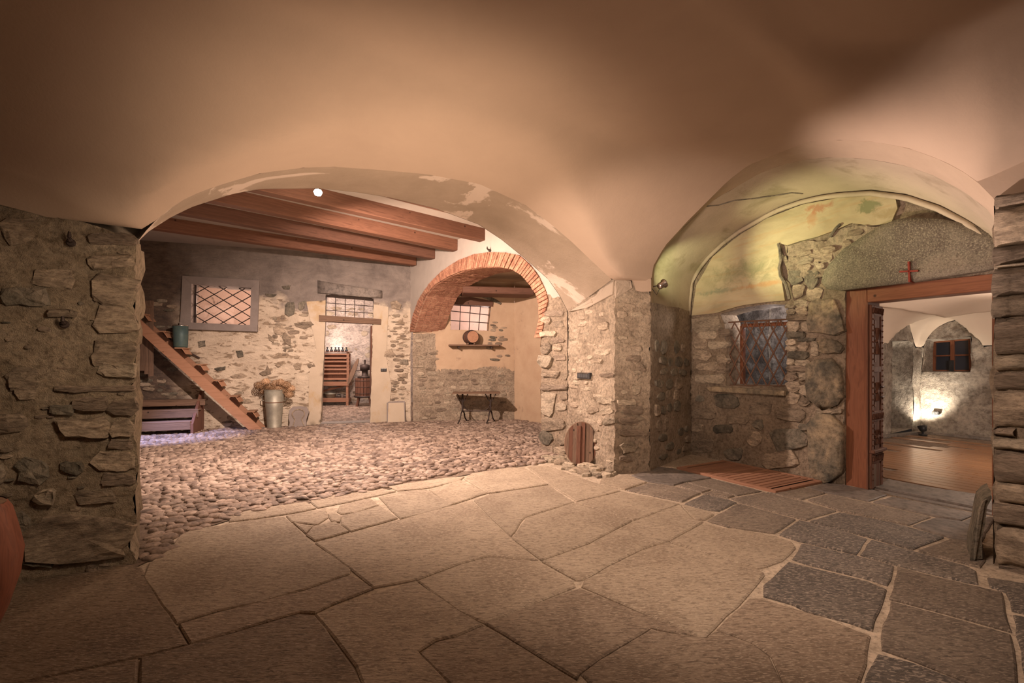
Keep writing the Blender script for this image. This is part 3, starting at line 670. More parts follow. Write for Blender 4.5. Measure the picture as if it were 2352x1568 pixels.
# traced stones of the door wall
def zs(polys, mat, th):
    for p in polys: pstone(wall_door, PD, PD.px([z6(*q) for q in p]), th, M[mat])
def R4(x0, y0, x1, y1): return rectst(PD, (z6(x0, y0), z6(x1, y1)))
for r, k, th in [((440, 925, 582, 1022), 'stone_dark', .03), ((305, 1025, 440, 1085), 'stone', .03), ((325, 935, 370, 980), 'stone_dark', .02), ((655, 985, 790, 1055), 'stone', .02),
                 ((520, 1065, 650, 1115), 'stone', .025), ((680, 1095, 742, 1148), 'stone_dark', .03), ((835, 1020, 1000, 1095), 'stone', .03), ((430, 1125, 550, 1172), 'stone_dark', .02),
                 ((795, 1135, 1022, 1290), 'stone_dark', .035), ((650, 1170, 740, 1260), 'stone', .02), ((505, 1265, 610, 1345), 'stone_dark', .03), ((740, 1290, 950, 1385), 'stone', .03),
                 ((300, 1110, 360, 1170), 'stone', .02), ((290, 1210, 440, 1290), 'stone', .02), ((965, 1115, 1060, 1160), 'stone_dark', .03), ((1030, 1060, 1080, 1115), 'stone', .03),
                 ((300, 450, 480, 540), 'stone_light', .03), ((340, 540, 450, 590), 'stone_light', .02), ((310, 590, 400, 650), 'stone', .025), ((400, 600, 520, 650), 'stone_light', .02), ((300, 660, 420, 720), 'stone', .03),
                 ((330, 735, 470, 790), 'stone', .03), ((320, 810, 500, 860), 'stone_light', .04), ((450, 690, 520, 740), 'stone', .03), ((470, 520, 525, 580), 'ledge', .03), ((450, 760, 515, 800), 'ledge', .03),
                 ((885, 375, 940, 400), 'stone_light', .04), ((945, 345, 1025, 395), 'stone_light', .03), ((890, 402, 945, 438), 'stone_light', .05), ((948, 395, 1020, 438), 'stone', .04), ((888, 442, 1028, 472), 'stone', .05),
                 ((890, 480, 980, 540), 'stone_light', .05), ((982, 478, 1038, 535), 'stone_light', .04), ((890, 546, 1010, 585), 'stone_dark', .05), ((955, 585, 1065, 603), 'stone_dark', .03), ((890, 590, 950, 630), 'stone_light', .05),
                 ((960, 610, 1020, 660), 'stone', .03), ((890, 635, 955, 665), 'stone_light', .05), ((890, 670, 1020, 712), 'stone_dark', .05), ((890, 715, 940, 755), 'stone_light', .05), ((945, 720, 1030, 760), 'stone_light', .04),
                 ((890, 760, 1020, 790), 'ledge', .04), ((965, 795, 1030, 848), 'stone_light', .05), ((890, 800, 960, 850), 'ledge', .05), ((890, 855, 975, 920), 'stone', .05), ((980, 865, 1028, 940), 'stone_light', .05), ((895, 925, 965, 1000), 'stone', .03), ((972, 945, 1030, 1010), 'stone', .04),
                 ((880, 60, 960, 160), 'stone', .03), ((890, 175, 985, 250), 'stone_dark', .03), ((990, 165, 1095, 270), 'stone_dark', .03), ((1000, 50, 1100, 140), 'stone_light', .03), ((920, 255, 1000, 310), 'stone', .02), ((1010, 275, 1110, 340), 'stone', .02),
                 ((1040, 20, 1180, 110), 'stone', .04), ((930, 270, 990, 330), 'stone', .03)]:
    pstone(wall_door, PD, R4(*r), th, M[k])
for r, k, th in [((1040, 330, 1240, 575), 'jambstone', .06), ((1090, 590, 1240, 680), 'jambstone', .05), ((1035, 715, 1242, 1010), 'jambstone', .07), ((1028, 1050, 1240, 1470), 'jambstone', .09), ((1045, 600, 1085, 700), 'stone_light', .03), ((1080, 1020, 1240, 1050), 'stone_light', .05)]:
    pstone(wall_door, PD, R4(*r), th, M[k], inset=.92)
# rough rubble shelf lit by the spotlight, above the lintel
random.seed(9)
RB = PD.px([(1815, 570), (1850, 558), (1900, 552), (1925, 530), (1965, 514), (2010, 524), (2045, 520), (2010, 545), (1960, 580), (1915, 612), (1890, 640), (1830, 640), (1812, 620)])
rz = MB(); sheet(rz, lambda s, z: PD.P(s, z, .03), RB, (), .035, .03, .03)
obj('broken_mortar', rz, M['mortar_light'], wall_door, True, kind='stuff')
masonry(wall_door, PD, RB, (.08, .14), (.12, .26), .9, (.03, .07), ('stone', 'stone_light'), 33, 30, .02)
# right recess side
rs = MB(); PRS = Plane(R0, (R0[0]+.872*1.75, R0[1]+.489*1.75))
loft(rs, [[PRS.P(t*.35, z) for t in range(6)] for z in (0, .5, 1, 1.5, 2, 2.6)], .02)
obj('wall_recess_right', rs, M['mortar'], None, True, 'inner face of the right pier, turned away into the recess', 'wall', kind='structure')
# ---- right pier
rp = MB()
PR = Plane(R0, (R0[0]+.489*5, R0[1]-.872*5))
sheet(rp, lambda s, z: PR.P(s, z), [(0, -.02), (0, topR(0)+.02), (.5, topR(.5)+.02), (1.2, topR(1.2)+.02), (5, topR(5)+.02), (5, -.02)], (), .07, .02, .02)
wall_right = obj('wall_right', rp, M['mortar'], None, True, 'pier of stacked ledge stones at the right edge of the picture', 'wall', kind='structure')
courses = [(30, 82, 158), (84, 232, 156), (233, 300, 150), (302, 318, 158), (320, 425, 148), (427, 508, 146), (510, 652, 158), (655, 716, 158), (720, 792, 156), (794, 934, 154), (936, 972, 153), (974, 1022, 150), (1026, 1150, 156), (1152, 1228, 166), (1230, 1312, 152), (1316, 1476, 164), (1480, 1560, 172)]
random.seed(17)
for i, (y0, y1, x0) in enumerate(courses):
    z1 = PR.st(*zr(x0, y0))[1]; z0 = PR.st(*zr(x0, y1))[1]; h = z1-z0
    wdt = random.uniform(.34, .6) if i not in (10,) else .12
    k_ = Vector(((zr(x0, 0)[0]-CX)/F, 1)); # edge ray fixes how far the block stands proud of the arris
    mb = MB(); nx, nz_ = 9, 6; fr = {}
    rn = random.Random(i*13+5)
    def sect(t):  # rounded front section
        return 1-abs(2*t-1)**3.2
    for a in range(nx+1):
        for b in range(nz_+1):
            ta, tb = a/nx, b/nz_
            s_ = -.0+wdt*ta; z_ = z0+.004+(h-.008)*tb
            edge = 1-max(0, 1-ta*4)**2
            bul = sect(tb)*(.05+.02*rn.random())*edge
            nn = noise.noise(Vector((s_*6+i*3, z_*26, i)))*.03+noise.noise(Vector((s_*14, z_*40, i)))*.012
            off = .015+bul+nn*(.3+.7*edge)
            x = s_ if a else 0
            p = PR.P(s_, z_, off)
            if a == 0: p = PR.P(0, z_, -.10)+Vector((-.012*sect(tb), .0, 0))
            fr[a, b] = len(mb.v); mb.v.append(p)
    # left rounding column lies on the traced edge ray
    for b in range(nz_+1):
        tb = b/nz_; ue = zr(x0, 0)[0]+4*(1-sect(tb))*1.2+rn.uniform(-1, 1)*1.2
        kk = (ue-CX)/F; yy = R0[1]-.03
        mb.v[fr[1, b]] = Vector((kk*yy+.012, yy-.03, mb.v[fr[1, b]].z)); mb.v[fr[0, b]] = Vector((kk*(yy+.16)+.02, yy+.14, mb.v[fr[0, b]].z))
    for a in range(nx):
        for b in range(nz_): mb.f.append([fr[a, b], fr[a+1, b], fr[a+1, b+1], fr[a, b+1]]); mb.m.append(0)
    for b_, zz in ((0, z0), (nz_, z1)):
        base = len(mb.v)
        for a in range(nx+1): mb.v.append(PR.P(wdt*a/nx+.02, zz, -.14))
        for a in range(nx): mb.f.append([fr[a, b_], fr[a+1, b_], base+a+1, base+a]); mb.m.append(0)
    obj('stone', mb, M[('ledge', 'stone', 'ledge', 'stone_light')[i % 4] if i not in (1, 15) else 'stone'], wall_right, True)
    if wdt < 1.2 and i != 10:
        put_stone(wall_right, PR, wdt+.22, (z0+z1)/2, .40, h*.98, .07, 'ledge')

# ---- other walls of the near hall (behind the viewer, for light to bounce off)
bk = MB()
P8 = lambda a, b: (KV+e1*a+e2*b)
PBa = Plane(P8(0, 8.2), P8(8.8, 8.2)); PBb = Plane(P8(8.8, 8.2), P8(8.8, 0))
for pl in (PBa, PBb):
    loft(bk, [[pl.P(pl.L*i/6, z) for i in range(7)] for z in (0, 1.3, 2.6, 3.9)], .02)
obj('wall_back', bk, M['vault'], None, True, 'plain plaster walls behind the viewer', 'wall', kind='structure')

# ---- courtyard: far wall
WI = PF.px([(442, 652), (578, 662), (575.5, 747), (440, 741)])
DO = PF.px([(748, 676), (858, 685), (850, 972), (736, 971)])
fw = MB()
sheet(fw, lambda s, z: PF.P(s, z), [(-1, -.05), (-1, 4.2), (PF.L, 4.2), (PF.L, -.05)], [WI, [(DO[0][0], DO[0][1]), (DO[1][0], DO[1][1]), (DO[2][0], -.02), (DO[3][0], -.02)]], .07, .02, .012)
reveal(fw, PF, WI, .45, .01, .0); reveal(fw, PF, [(DO[3][0], -.02), DO[0], DO[1], (DO[2][0], -.02)], .5, .01, 0, False)
wall_far = obj('wall_far', fw, M['farwall'], None, True, 'limewashed rubble wall at the far side of the cobbled court', 'wall', kind='structure')
for poly, k in (([(655, 700), (662, 693), (675, 694), (678, 705), (676, 722), (664, 728), (654, 720)], 'stone_dark'), ([(686, 694), (703, 691), (700, 706), (690, 713), (684, 708)], 'stone_dark'),
                ([(628, 750), (648, 748), (656, 762), (648, 770), (630, 764)], 'stone'), ([(675, 742), (715, 738), (722, 746), (700, 756), (680, 750)], 'stone'), ([(655, 762), (668, 778), (668, 795), (655, 788), (648, 775)], 'stone'),
                ([(542, 806), (556, 804), (560, 818), (548, 821)], 'stone_dark'), ([(596, 857), (610, 850), (614, 838), (622, 850), (624, 858), (604, 863)], 'stone'), ([(631, 838), (642, 834), (648, 838), (640, 843)], 'stone'),
                ([(674, 838), (684, 832), (692, 838), (690, 847), (680, 849)], 'stone'), ([(706, 838), (722, 834), (724, 842), (710, 845)], 'stone'), ([(493, 845), (518, 841), (518, 849), (500, 853)], 'stone_dark'),
                ([(455, 785), (472, 782), (472, 795), (458, 798)], 'stone_dark'), ([(530, 864), (555, 856), (568, 862), (560, 868), (535, 868)], 'stone'), ([(648, 658), (668, 655), (665, 664), (652, 664)], 'stone_dark'),
                ([(610, 675), (636, 676), (628, 682), (614, 681)], 'stone_dark'), ([(616, 766), (630, 778), (628, 788), (618, 780)], 'stone'), ([(896, 693), (912, 690), (922, 700), (918, 712), (900, 708)], 'stone'),
                ([(884, 805), (900, 801), (908, 815), (904, 820), (882, 818)], 'stone'), ([(915, 826), (936, 825), (938, 838), (920, 836)], 'stone_dark'), ([(912, 860), (936, 856), (936, 868), (918, 866)], 'stone')):
    pstone(wall_far, PF, PF.px(poly), .03, M[k])
sA = PF.st(604, 800)[0]; sB = PF.st(722, 800)[0]
masonry(wall_far, PF, [(sA, 1.55), (sA, 2.75), (sB, 2.75), (sB, 1.55)], (.05, .12), (.10, .30), .42, (.01, .03), ('stone', 'stone_light', 'ledge'), 41, 90, -.006)
sA = PF.st(890, 800)[0]
masonry(wall_far, PF, [(sA, .05), (sA-.05, 2.7), (PF.L-.05, 2.7), (PF.L-.05, .05)], (.05, .13), (.10, .28), .75, (.015, .04), ('stone', 'stone_light', 'ledge'), 42, 90, -.006)
masonry(wall_far, PF, [(.3, .6), (.3, 2.9), (PF.st(412, 700)[0], 2.9), (PF.st(412, 700)[0], .6)], (.06, .14), (.12, .34), .6, (.02, .04), ('stone_dark', 'stone_dark', 'stone'), 43, 80, -.006)
masonry(wall_far, PF, [(1.5, .1), (1.5, 1.9), (PF.st(590, 900)[0], .9), (PF.st(590, 900)[0], .1)], (.07, .14), (.12, .34), .35, (.01, .025), ('stone', 'stone_light'), 44, 60, -.006)
# door surround render
ds = MB(); sheet(ds, lambda s, z: PF.P(s, z, .025), [(DO[3][0]-.05, 0), (DO[0][0]-.38, .02), (DO[0][0]-.36, 1.2), (DO[0][0]-.2, 1.8), (DO[0][0]-.42, 2.9), (DO[0][0], 2.95), (DO[0][0]+.0, 2.5), (DO[3][0], 0)], (), .1, .006)
sheet(ds, lambda s, z: PF.P(s, z, .025), [(DO[2][0], 0), (DO[1][0], 2.5), (DO[1][0], 2.9), (DO[1][0]+.35, 2.85), (DO[1][0]+.3, 1.6), (DO[1][0]+.42, .9), (DO[2][0]+.42, 0)], (), .1, .006)
M['render'] = plaster('door_surround_render', (.50, .42, .32), (.58, .49, .38), 2, .4, stain=(.50, .38, .24), st=(.55, .65), ss=1.5)
obj('render_band', ds, M['render'], wall_far, True, label='smooth pale render round the doorway')
pstone(wall_far, PF, PF.px([(731, 645), (876, 668), (876, 684), (852, 684), (731, 673)]), .07, M['slate'], 'lintel', .97, 'flat grey stone lintel', rough=.004)
# ---- arch wall
RO = [(944, 762), (945, 745), (950.5, 720.6), (962.7, 687), (985.7, 653), (1016, 622.6), (1053, 598), (1089.8, 584), (1126.5, 579), (1163, 580), (1194, 586), (1218, 606), (1239.8, 635), (1255, 668.6), (1261, 690), (1252, 730), (1245, 776)]
RI = [(950, 762), (953.6, 751), (965.8, 711), (979.6, 677.7), (1001, 653), (1031.6, 635), (1065, 621), (1108, 613.5), (1145, 613), (1175.5, 618), (1200, 632), (1218, 653), (1232, 674.7), (1239.8, 702), (1240, 730), (1234, 755), (1230, 776)]
roP = PA.px(RO); riP = PA.px(RI)
aw = MB(); sR = PA.st(1243, 900)[0]
splz = PA.st(1300, 712)[1]
def awm(s, z): return 1 if s > sR-.35 and z < 2.62-(s-sR)*.28 else 0
hole = [(roP[0][0], -.02)]+roP+[(sR, roP[-1][1]-.05), (sR, -.02)]
sheet(aw, lambda s, z: PA.P(s, z), [(0, -.04), (0, 4.2), (PA.L, 4.2), (PA.L, -.04)], [[(max(.03, hole[0][0]), 0)]+[(max(.03, p[0]), p[1]) for p in roP]+[(sR, roP[-1][1]-.05), (sR, 0)]], .06, .008, .006, awm)
jb = dens([(sR, 0), (sR, roP[-1][1])], .15, False); loft(aw, between([PA.P(*p) for p in jb], [PA.P(p[0], p[1], -.7) for p in jb], 5), .02, .01, 1)
M['court_plaster'] = plaster('court_grey_plaster', (.36, .32, .28), (.44, .39, .34), 1.5, .25)
wall_arch = obj('wall_arch', aw, [M['court_plaster'], M['mortar']], None, True, 'grey plastered wall carrying the red brick arch', 'wall', kind='structure')
def z5(x, y): return (x/3.0759+1230, y/3.0759+600)
for r, k, th in (((45, 770, 170, 815), 'stone', .05), ((42, 872, 228, 908), 'ledge', .07), ((38, 918, 138, 1092), 'stone_light', .05), ((48, 1108, 222, 1192), 'stone', .05), ((38, 1200, 122, 1292), 'stone_dark', .05), ((158, 1228, 222, 1302), 'stone', .04),
                 ((18, 668, 122, 748), 'stone_light', .08), ((38, 578, 112, 652), 'stone', .06), ((120, 588, 190, 632), 'stone', .04), ((38, 493, 152, 527), 'stone_light', .06), ((48, 388, 112, 436), 'stone', .06), ((60, 350, 200, 385), 'ledge', .04), ((128, 418, 202, 470), 'stone', .03),
                 ((172, 928, 226, 982), 'stone', .03), ((188, 788, 228, 832), 'stone', .03), ((45, 1300, 130, 1360), 'ledge', .05), ((130, 1310, 222, 1352), 'stone', .04), ((140, 1000, 222, 1050), 'stone_light', .03), ((120, 540, 210, 575), 'ledge', .04), ((130, 660, 215, 700), 'ledge', .03)):
    pstone(wall_arch, PA, rectst(PA, (z5(r[0], r[1]), z5(r[2], r[3]))), th*.65, M[k])
for r, k, th in (((460, 1028, 548, 1078), 'stone_light', .04), ((455, 792, 560, 818), 'ledge', .035), ((448, 432, 510, 482), 'stone', .03), ((288, 578, 326, 628), 'stone', .025), ((420, 625, 520, 660), 'stone_light', .03), ((390, 690, 470, 715), 'stone', .03), ((300, 510, 370, 570), 'stone', .02), ((245, 840, 285, 895), 'stone', .02), ((300, 845, 345, 880), 'stone', .02), ((375, 1015, 440, 1075), 'stone', .03), ((440, 965, 560, 1005), 'stone_light', .05), ((480, 1100, 560, 1150), 'stone_light', .05)):
    pstone(wall_center, PJ, rectst(PJ, (z5(r[0], r[1]), z5(r[2], r[3]))), th*.65, M[k])
for r, k, th in (((600, 1268, 715, 1345), 'stone_light', .07), ((575, 978, 700, 1012), 'stone_light', .05), ((640, 665, 732, 706), 'ledge', .05), ((683, 870, 736, 932), 'stone_light', .04), ((715, 728, 762, 775), 'ledge', .04), ((590, 1100, 720, 1150), 'ledge', .05), ((600, 1180, 760, 1230), 'ledge', .05), ((590, 1375, 690, 1410), 'ledge', .05), ((660, 600, 745, 635), 'pier_stone', .04), ((620, 1030, 760, 1075), 'ledge', .04)):
    pstone(wall_center, PC, rectst(PC, (z5(r[0], r[1]), z5(r[2], r[3]))), th*.65, M[k])
# brick arch
ba = thing('brick_arch', 'round arch of thin red bricks framing the alcove with the table', 'arch', PA.P(roP[0][0], roP[0][1], 0), 0)
ba['kind'] = 'structure'; BL = ba.location.copy()
NB = 92
o_ = resample([Vector(p) for p in roP], NB+1); i_ = resample([Vector(p) for p in riP], NB+1)
random.seed(23)
for k in range(NB):
    mb = MB(); g = .10
    a0 = o_[k].lerp(o_[k+1], g); a1 = o_[k].lerp(o_[k+1], 1-g); b0 = i_[k].lerp(i_[k+1], g); b1 = i_[k].lerp(i_[k+1], 1-g)
    f = random.uniform(.018, .034); q = [a0, a1, b1, b0]
    mb.add([PA.P(p.x, p.y, f)-BL for p in q]+[PA.P(p.x, p.y, -.1)-BL for p in q], [(0, 1, 2, 3), (4, 5, 6, 7), (0, 1, 5, 4), (1, 2, 6, 5), (2, 3, 7, 6), (3, 0, 4, 7)])
    obj('brick', mb, M['brick'], ba)
sd = Vector((.93, .37)).normalized()
def sofp(p, t, lift=0):
    q = PA.P(p.x, p.y, 0); c = Vector((PA.P(1.9, 0).x, PA.P(1.9, 0).y, 2.2)); v = (q-c).normalized()*lift
    return q+Vector((sd.x*t, sd.y*t, 0))-v-BL
mb = MB(); loft(mb, [[sofp(p, t) for p in i_] for t in (0, .25, .5, .75)], 0); loft(mb, [[PA.P(p.x, p.y, .0)-BL for p in o_], [PA.P(p.x, p.y, .0)-BL for p in i_]], 0)
obj('mortar_bed', mb, M['brick_joint'], ba)
mb = MB()
for r in range(5):
    for k in range(NB):
        t0 = .02+r*.148; t1 = t0+.135; g = .1
        kk = k+(.5 if r % 2 else 0)
        def at(x): j = min(int(x), NB-1); return i_[j].lerp(i_[j+1], x-j)
        if kk+1 > NB: continue
        p0, p1 = at(kk+g), at(min(kk+1-g, NB-.001)); l = random.uniform(.006, .016)
        vs_ = [sofp(p0, t0, l), sofp(p1, t0, l), sofp(p1, t1, l), sofp(p0, t1, l), sofp(p0, t0, -.03), sofp(p1, t0, -.03), sofp(p1, t1, -.03), sofp(p0, t1, -.03)]
        mb.add(vs_, [(0, 1, 2, 3), (0, 1, 5, 4), (1, 2, 6, 5), (2, 3, 7, 6), (3, 0, 4, 7)])
obj('soffit_bricks', mb, M['brick'], ba, kind='stuff')
# ---- alcove walls
al = MB(); AW = PAL.px([(1035, 690), (1128, 704), (1122, 759), (1034, 757)])
def alm(s, z): return 1 if z < 1.35+.3*noise.noise(Vector((s*1.3, z, 3))) or s < .6 and z < 2.2 else 0
sheet(al, lambda s, z: PAL.P(s, z, .0), [(.03, -.04), (.03, 3.4), (.12, 3.9), (PAL.L, 3.9), (PAL.L, -.04)], [AW], .06, .014, .012, alm)
reveal(al, PAL, AW, .4, .01)
wall_alcove = obj('wall_alcove', al, [M['alcove'], M['mortar_light']], None, True, 'warm plaster and rubble back wall inside the brick arch', 'wall', kind='structure')
masonry(wall_alcove, PAL, [(0, .05), (0, 2.15), (.55, 2.15), (.8, 1.3), (2.55, 1.3), (2.55, .05)], (.05, .12), (.12, .34), .6, (.012, .03), ('stone_light', 'stone_light', 'ledge', 'stone'), 61, 190, -.006)
masonry(wall_alcove, PAL, [(1.75, 1.5), (1.75, 2.3), (1.9, 2.6), (2.5, 2.6), (2.5, 1.4)], (.06, .12), (.15, .34), .55, (.02, .04), ('stone', 'stone_dark', 'ledge'), 62, 30, -.006)
ar = MB(); sheet(ar, lambda s, z: PAR.P(s, z), [(0, -.04), (0, 3.9), (PAR.L, 3.9), (PAR.L, -.04)], (), .08, .012)
obj('wall_alcove_side', ar, M['alcove'], None, True, 'plain warm plaster side wall of the alcove', 'wall', kind='structure')
ac = MB(); ac.add([PAL.P(.15, 3.55), PAL.P(PAL.L+.2, 3.55), PAR.P(PAR.L, 3.55), PA.P(PA.L-.4, 3.55, -.1), PA.P(.15, 3.55, -.1)], [(0, 1, 2, 3, 4)])
obj('ceiling_alcove', ac, M['alcove'], None, False, 'plaster ceiling of the alcove', 'ceiling', kind='structure')
b_ = thing('ceiling_beam', 'dark timber beam crossing the alcove just under the brick arch', 'beam', PAL.P(1.2, 3.1, .5), PAL.rot)
mb = MB(); mb.bbox(0, 1.7, -.5, .15, 0, .16, .015); obj('beam_body', mb, M['beam_dark'], b_)
# window_3 in alcove
w3 = on_plane('window_3', 'small barred alcove window under a brown timber lintel', 'window', PAL, 0, 0, 0, kind='structure')
mb = MB(); lp = PAL.px([(1034, 684), (1080, 682), (1132, 692), (1131, 704), (1034, 698)]); mb.prism(lp, -.04, .25); obj('lintel', mb, M['beam_dark'], w3)
def grid_bars(parent, quad, nx, nz_, r=.008, y=.12, mat='iron'):
    (a, b, c, d) = [Vector(p) for p in quad]  # tl tr br bl
    for i in range(nx+1):
        t = i/nx; p, q = a.lerp(b, t), d.lerp(c, t); mb = MB(); mb.tube([(p.x, y, p.y), (q.x, y, q.y)], r, 6); obj('bar', mb, M[mat], parent)
    for i in range(nz_+1):
        t = i/nz_; p, q = a.lerp(d, t), b.lerp(c, t); mb = MB(); mb.tube([(p.x, y+.012, p.y), (q.x, y+.012, q.y)], r, 6); obj('bar', mb, M[mat], parent)
grid_bars(w3, AW, 4, 3, .011)
al2 = PAL.px([(1050, 674), (1085, 671), (1120, 678), (1140, 688), (1152, 696), (1150, 700), (1120, 686), (1085, 678), (1052, 679)]); pstone(wall_alcove, PAL, al2, .035, M['stone_dark'], 'relieving_ledge', rough=.003)
# room behind the alcove window and behind the left window
def backroom(name, pl, s0, s1, dist, mat, label):
    mb = MB(); z1 = 3.9
    sheet(mb, lambda s, z: pl.P(s, z, -dist), [(s0, 0), (s0, z1), (s1, z1), (s1, 0)], (), .12, .03, .02)
    for s_ in (s0, s1): loft(mb, [[pl.P(s_, z, -.45), pl.P(s_, z, -dist)] for z in (0, 2, z1)], 0)
    for z in (0, z1): loft(mb, [[pl.P(s0, z, -.45), pl.P(s1, z, -.45)], [pl.P(s0, z, -dist), pl.P(s1, z, -dist)]], 0)
    o = obj(name, mb, mat, None, True, label, 'wall', kind='structure'); return o
backroom('wall_behind_alcove', PAL, .3, 3.4, 2.6, M['white_stone'], 'bright wall seen through the small alcove window')
wb = backroom('wall_behind_left_window', PF, .2, 5.2, 2.6, M['white_stone'], 'pinkish stained wall seen through the latticed window on the left')
# ---- far room behind the doorway
PRr = Plane(PF.P(0, 0, -6.1)[:2], PF.P(PF.L, 0, -6.1)[:2])
fr_ = MB(); sheet(fr_, lambda s, z: PRr.P(s, z), [(3.6, -.02), (3.6, 4.2), (PF.L+3, 4.2), (PF.L+3, -.02)], (), .12, .03, .03)
for s_ in (5.3, PF.L+3): loft(fr_, [[PF.P(s_, z, -.5), PF.P(s_, z, -6.2)] for z in (0, 2, 4.2)], 0)
loft(fr_, [[PF.P(5.3, 4.2, -.4), PF.P(PF.L+3, 4.2, -.4)], [PF.P(5.3, 4.2, -6.2), PF.P(PF.L+3, 4.2, -6.2)]], 0)
M['far_stone'] = rocky('far_room_wall', (.36, .31, .28), (.52, .45, .40), (.62, .54, .48), 2.2, 14, 8, 1.0, .05, 0, (1, 1, 1.6))
wall_cellar = obj('wall_cellar', fr_, M['far_stone'], None, True, 'pale rubble wall of the cellar seen through the far doorway', 'wall', kind='structure')
sA, sB = PRr.st(735, 850)[0], PRr.st(880, 850)[0]
masonry(wall_cellar, PRr, [(sA-.3, .1), (sA-.3, 3.6), (sB+.3, 3.6), (sB+.3, .1)], (.14, .3), (.2, .5), .6, (.015, .04), ('stone_light', 'stone_light', 'stone'), 71, 130, -.012)
# ---- courtyard ceiling and side
cc = MB(); cc.add([PF.P(-1, 4.08, -.5), PF.P(PF.L+.8, 4.08, -.5), (1.2, 7.2, 4.08), PVB.P(-4.5, 4.08)], [(0, 1, 2, 3)])
obj('ceiling_court', cc, M['court_plaster'], None, False, 'grey plaster ceiling between the larch beams of the court', 'ceiling', kind='structure')
cl = MB(); pq = Plane(PVB.P(-4.5, 0)[:2], PF.P(-.2, 0)[:2]); loft(cl, [[pq.P(pq.L*i/8, z) for i in range(9)] for z in (0, 1, 2, 3, 4.1)], .03)
obj('wall_court_left', cl, M['mortar'], None, True, 'side wall closing the court, hidden behind the left pier', 'wall', kind='structure')
# beams
bd = [((1115, 552), (600, 437), 'beam'), ((1052, 575), (478, 458), 'beam'), ((1000, 594), (405, 487), 'beam_dark'), ((957, 609), (360, 525), 'beam')]
ZB = 3.85
def atz(u, v, z): d = F*(z-EYE)/(HY-v); return Vector(((u-CX)/F*d, d, z))
beams = []
for (r_, l_, k) in bd:
    pr = atz(*r_, ZB); pl_ = atz(*l_, ZB); beams.append((pr, pl_, k))
sp = beams[0][0]-beams[1][0]
beams.insert(0, (beams[0][0]+sp*1.05, beams[0][0]+sp*1.05+(beams[0][1]-beams[0][0]), 'beam'))
BLAB = ['larch ceiling beam nearest the wide arch, mostly hidden by it', 'larch ceiling beam with its end highest beside the wide arch', 'second larch beam from the front, passing behind the bright lamp', 'darkest of the ceiling beams, second from the far wall', 'larch ceiling beam closest to the far wall']
for (pr, pl_, k), lab in zip(beams, BLAB):
    d_ = (pr-pl_); L_ = d_.length; dd = d_.normalized(); o = thing('ceiling_beam', lab, 'beam', pl_-dd*2.0, atan2(d_.y, d_.x), 'beams over the cobbled court')
    mb = MB(); mb.bbox(0, L_+2.0, -.0, .19, 0, .25, .012); obj('beam_body', mb, M[k], o)
# ---- hall beyond the door
H1, H2, H3 = Vector((7.27, 9.27)), Vector((8.57, 9.85)), Vector((9.06, 9.0))
H0 = H1-(H2-H1).normalized()*3.2; H4 = H2+(H3-H2).normalized()*4.2
PH1 = Plane(H0, H2); PH2 = Plane(H2, H4)
A1 = PH1.px([(2026, 810), (2040, 790), (2050, 768), (2062, 750), (2080, 736), (2090, 752), (2097, 775), (2103, 797)]); A2 = PH2.px([(2119, 800), (2126, 783), (2138, 765), (2155, 750), (2175, 740), (2200, 734), (2215, 740), (2235, 757), (2250, 778), (2258, 799)])
N1 = PH1.px([(2050, 782), (2097, 784), (2096, 984), (2047, 995)]); N2 = PH2.px([(2127, 778), (2229.6, 773), (2232.7, 854), (2116, 854)])
hz = 1.80
hm = MB()
def hmm(top): return top
sheet(hm, lambda s, z: PH1.P(s, z), [(0, -.02), (0, hz+.6), (PH1.st(2026, 810)[0]-.02, hz+.1)]+A1[1:]+[(PH1.L, hz+.02), (PH1.L, -.02)], [[(N1[3][0], .02), N1[0], N1[1], (N1[2][0], .02)]], .08, .03, .01)
sheet(hm, lambda s, z: PH2.P(s, z), [(0, -.02), (0, hz)]+A2+[(PH2.L, hz+.1), (PH2.L, -.02)], [N2], .07, .035, .012)
reveal(hm, PH1, N1, .5, .01, .02)
N2i = [N2[0], N2[1], N2[2], N2[3]]
c_ = Vector((sum(p[0] for p in N2)/4+.06, sum(p[1] for p in N2)/4-.01)); WI2 = PH2.px([(2145, 784), (2231, 777), (2232, 853), (2144, 853)])
loft(hm, between([PH2.P(s, z, 0) for s, z in N2+[N2[0]]], [PH2.P(s, z, -.25) for s, z in PH2.px([(2147, 785), (2229, 778), (2231, 852), (2146, 852)], -.25)+[PH2.px([(2147, 785)], -.25)[0]]], 3), .0)
loft(hm, [[PH1.P(N1[0][0]-.1, z, -.5), PH1.P(N1[1][0]+.1, z, -.5)] for z in (0, 2.2)], .01)
wall_hall = obj('wall_hall', hm, M['hall_wall'], None, True, 'rough grey walls of the vaulted room beyond the door', 'wall', kind='structure')
h1 = -PH1.d; h2 = PH2.d
def hv(a, b):
    s1 = PH1.L-a; z = hz+.72*(1-(1-min(1, max(0, smin(a, b, .2))/1.5))**2)
    q1 = interp(sorted(A1), s1) if A1[0][0] < s1 < A1[-1][0] else hz
    q2 = interp(sorted(A2), b) if A2[0][0] < b < A2[-1][0] else hz
    q1 += .12*b if q1 > hz else 0; q2 += .12*a if q2 > hz else 0
    return max(z, q1, q2)
hvm = MB(); na, nb = 92, 92; 
for i in range(na+1):
    for j in range(nb+1):
        a, b = .045*i, .045*j; p = H2+h1*a+h2*b; hvm.v.append(Vector((p.x, p.y, hv(a, b))))
for i in range(na):
    for j in range(nb): hvm.f.append([i*(nb+1)+j, (i+1)*(nb+1)+j, (i+1)*(nb+1)+j+1, i*(nb+1)+j+1]); hvm.m.append(0)
M['hall_vault'] = plaster('hall_vault_plaster', (.62, .50, .40), (.68, .56, .45), 1, .15)
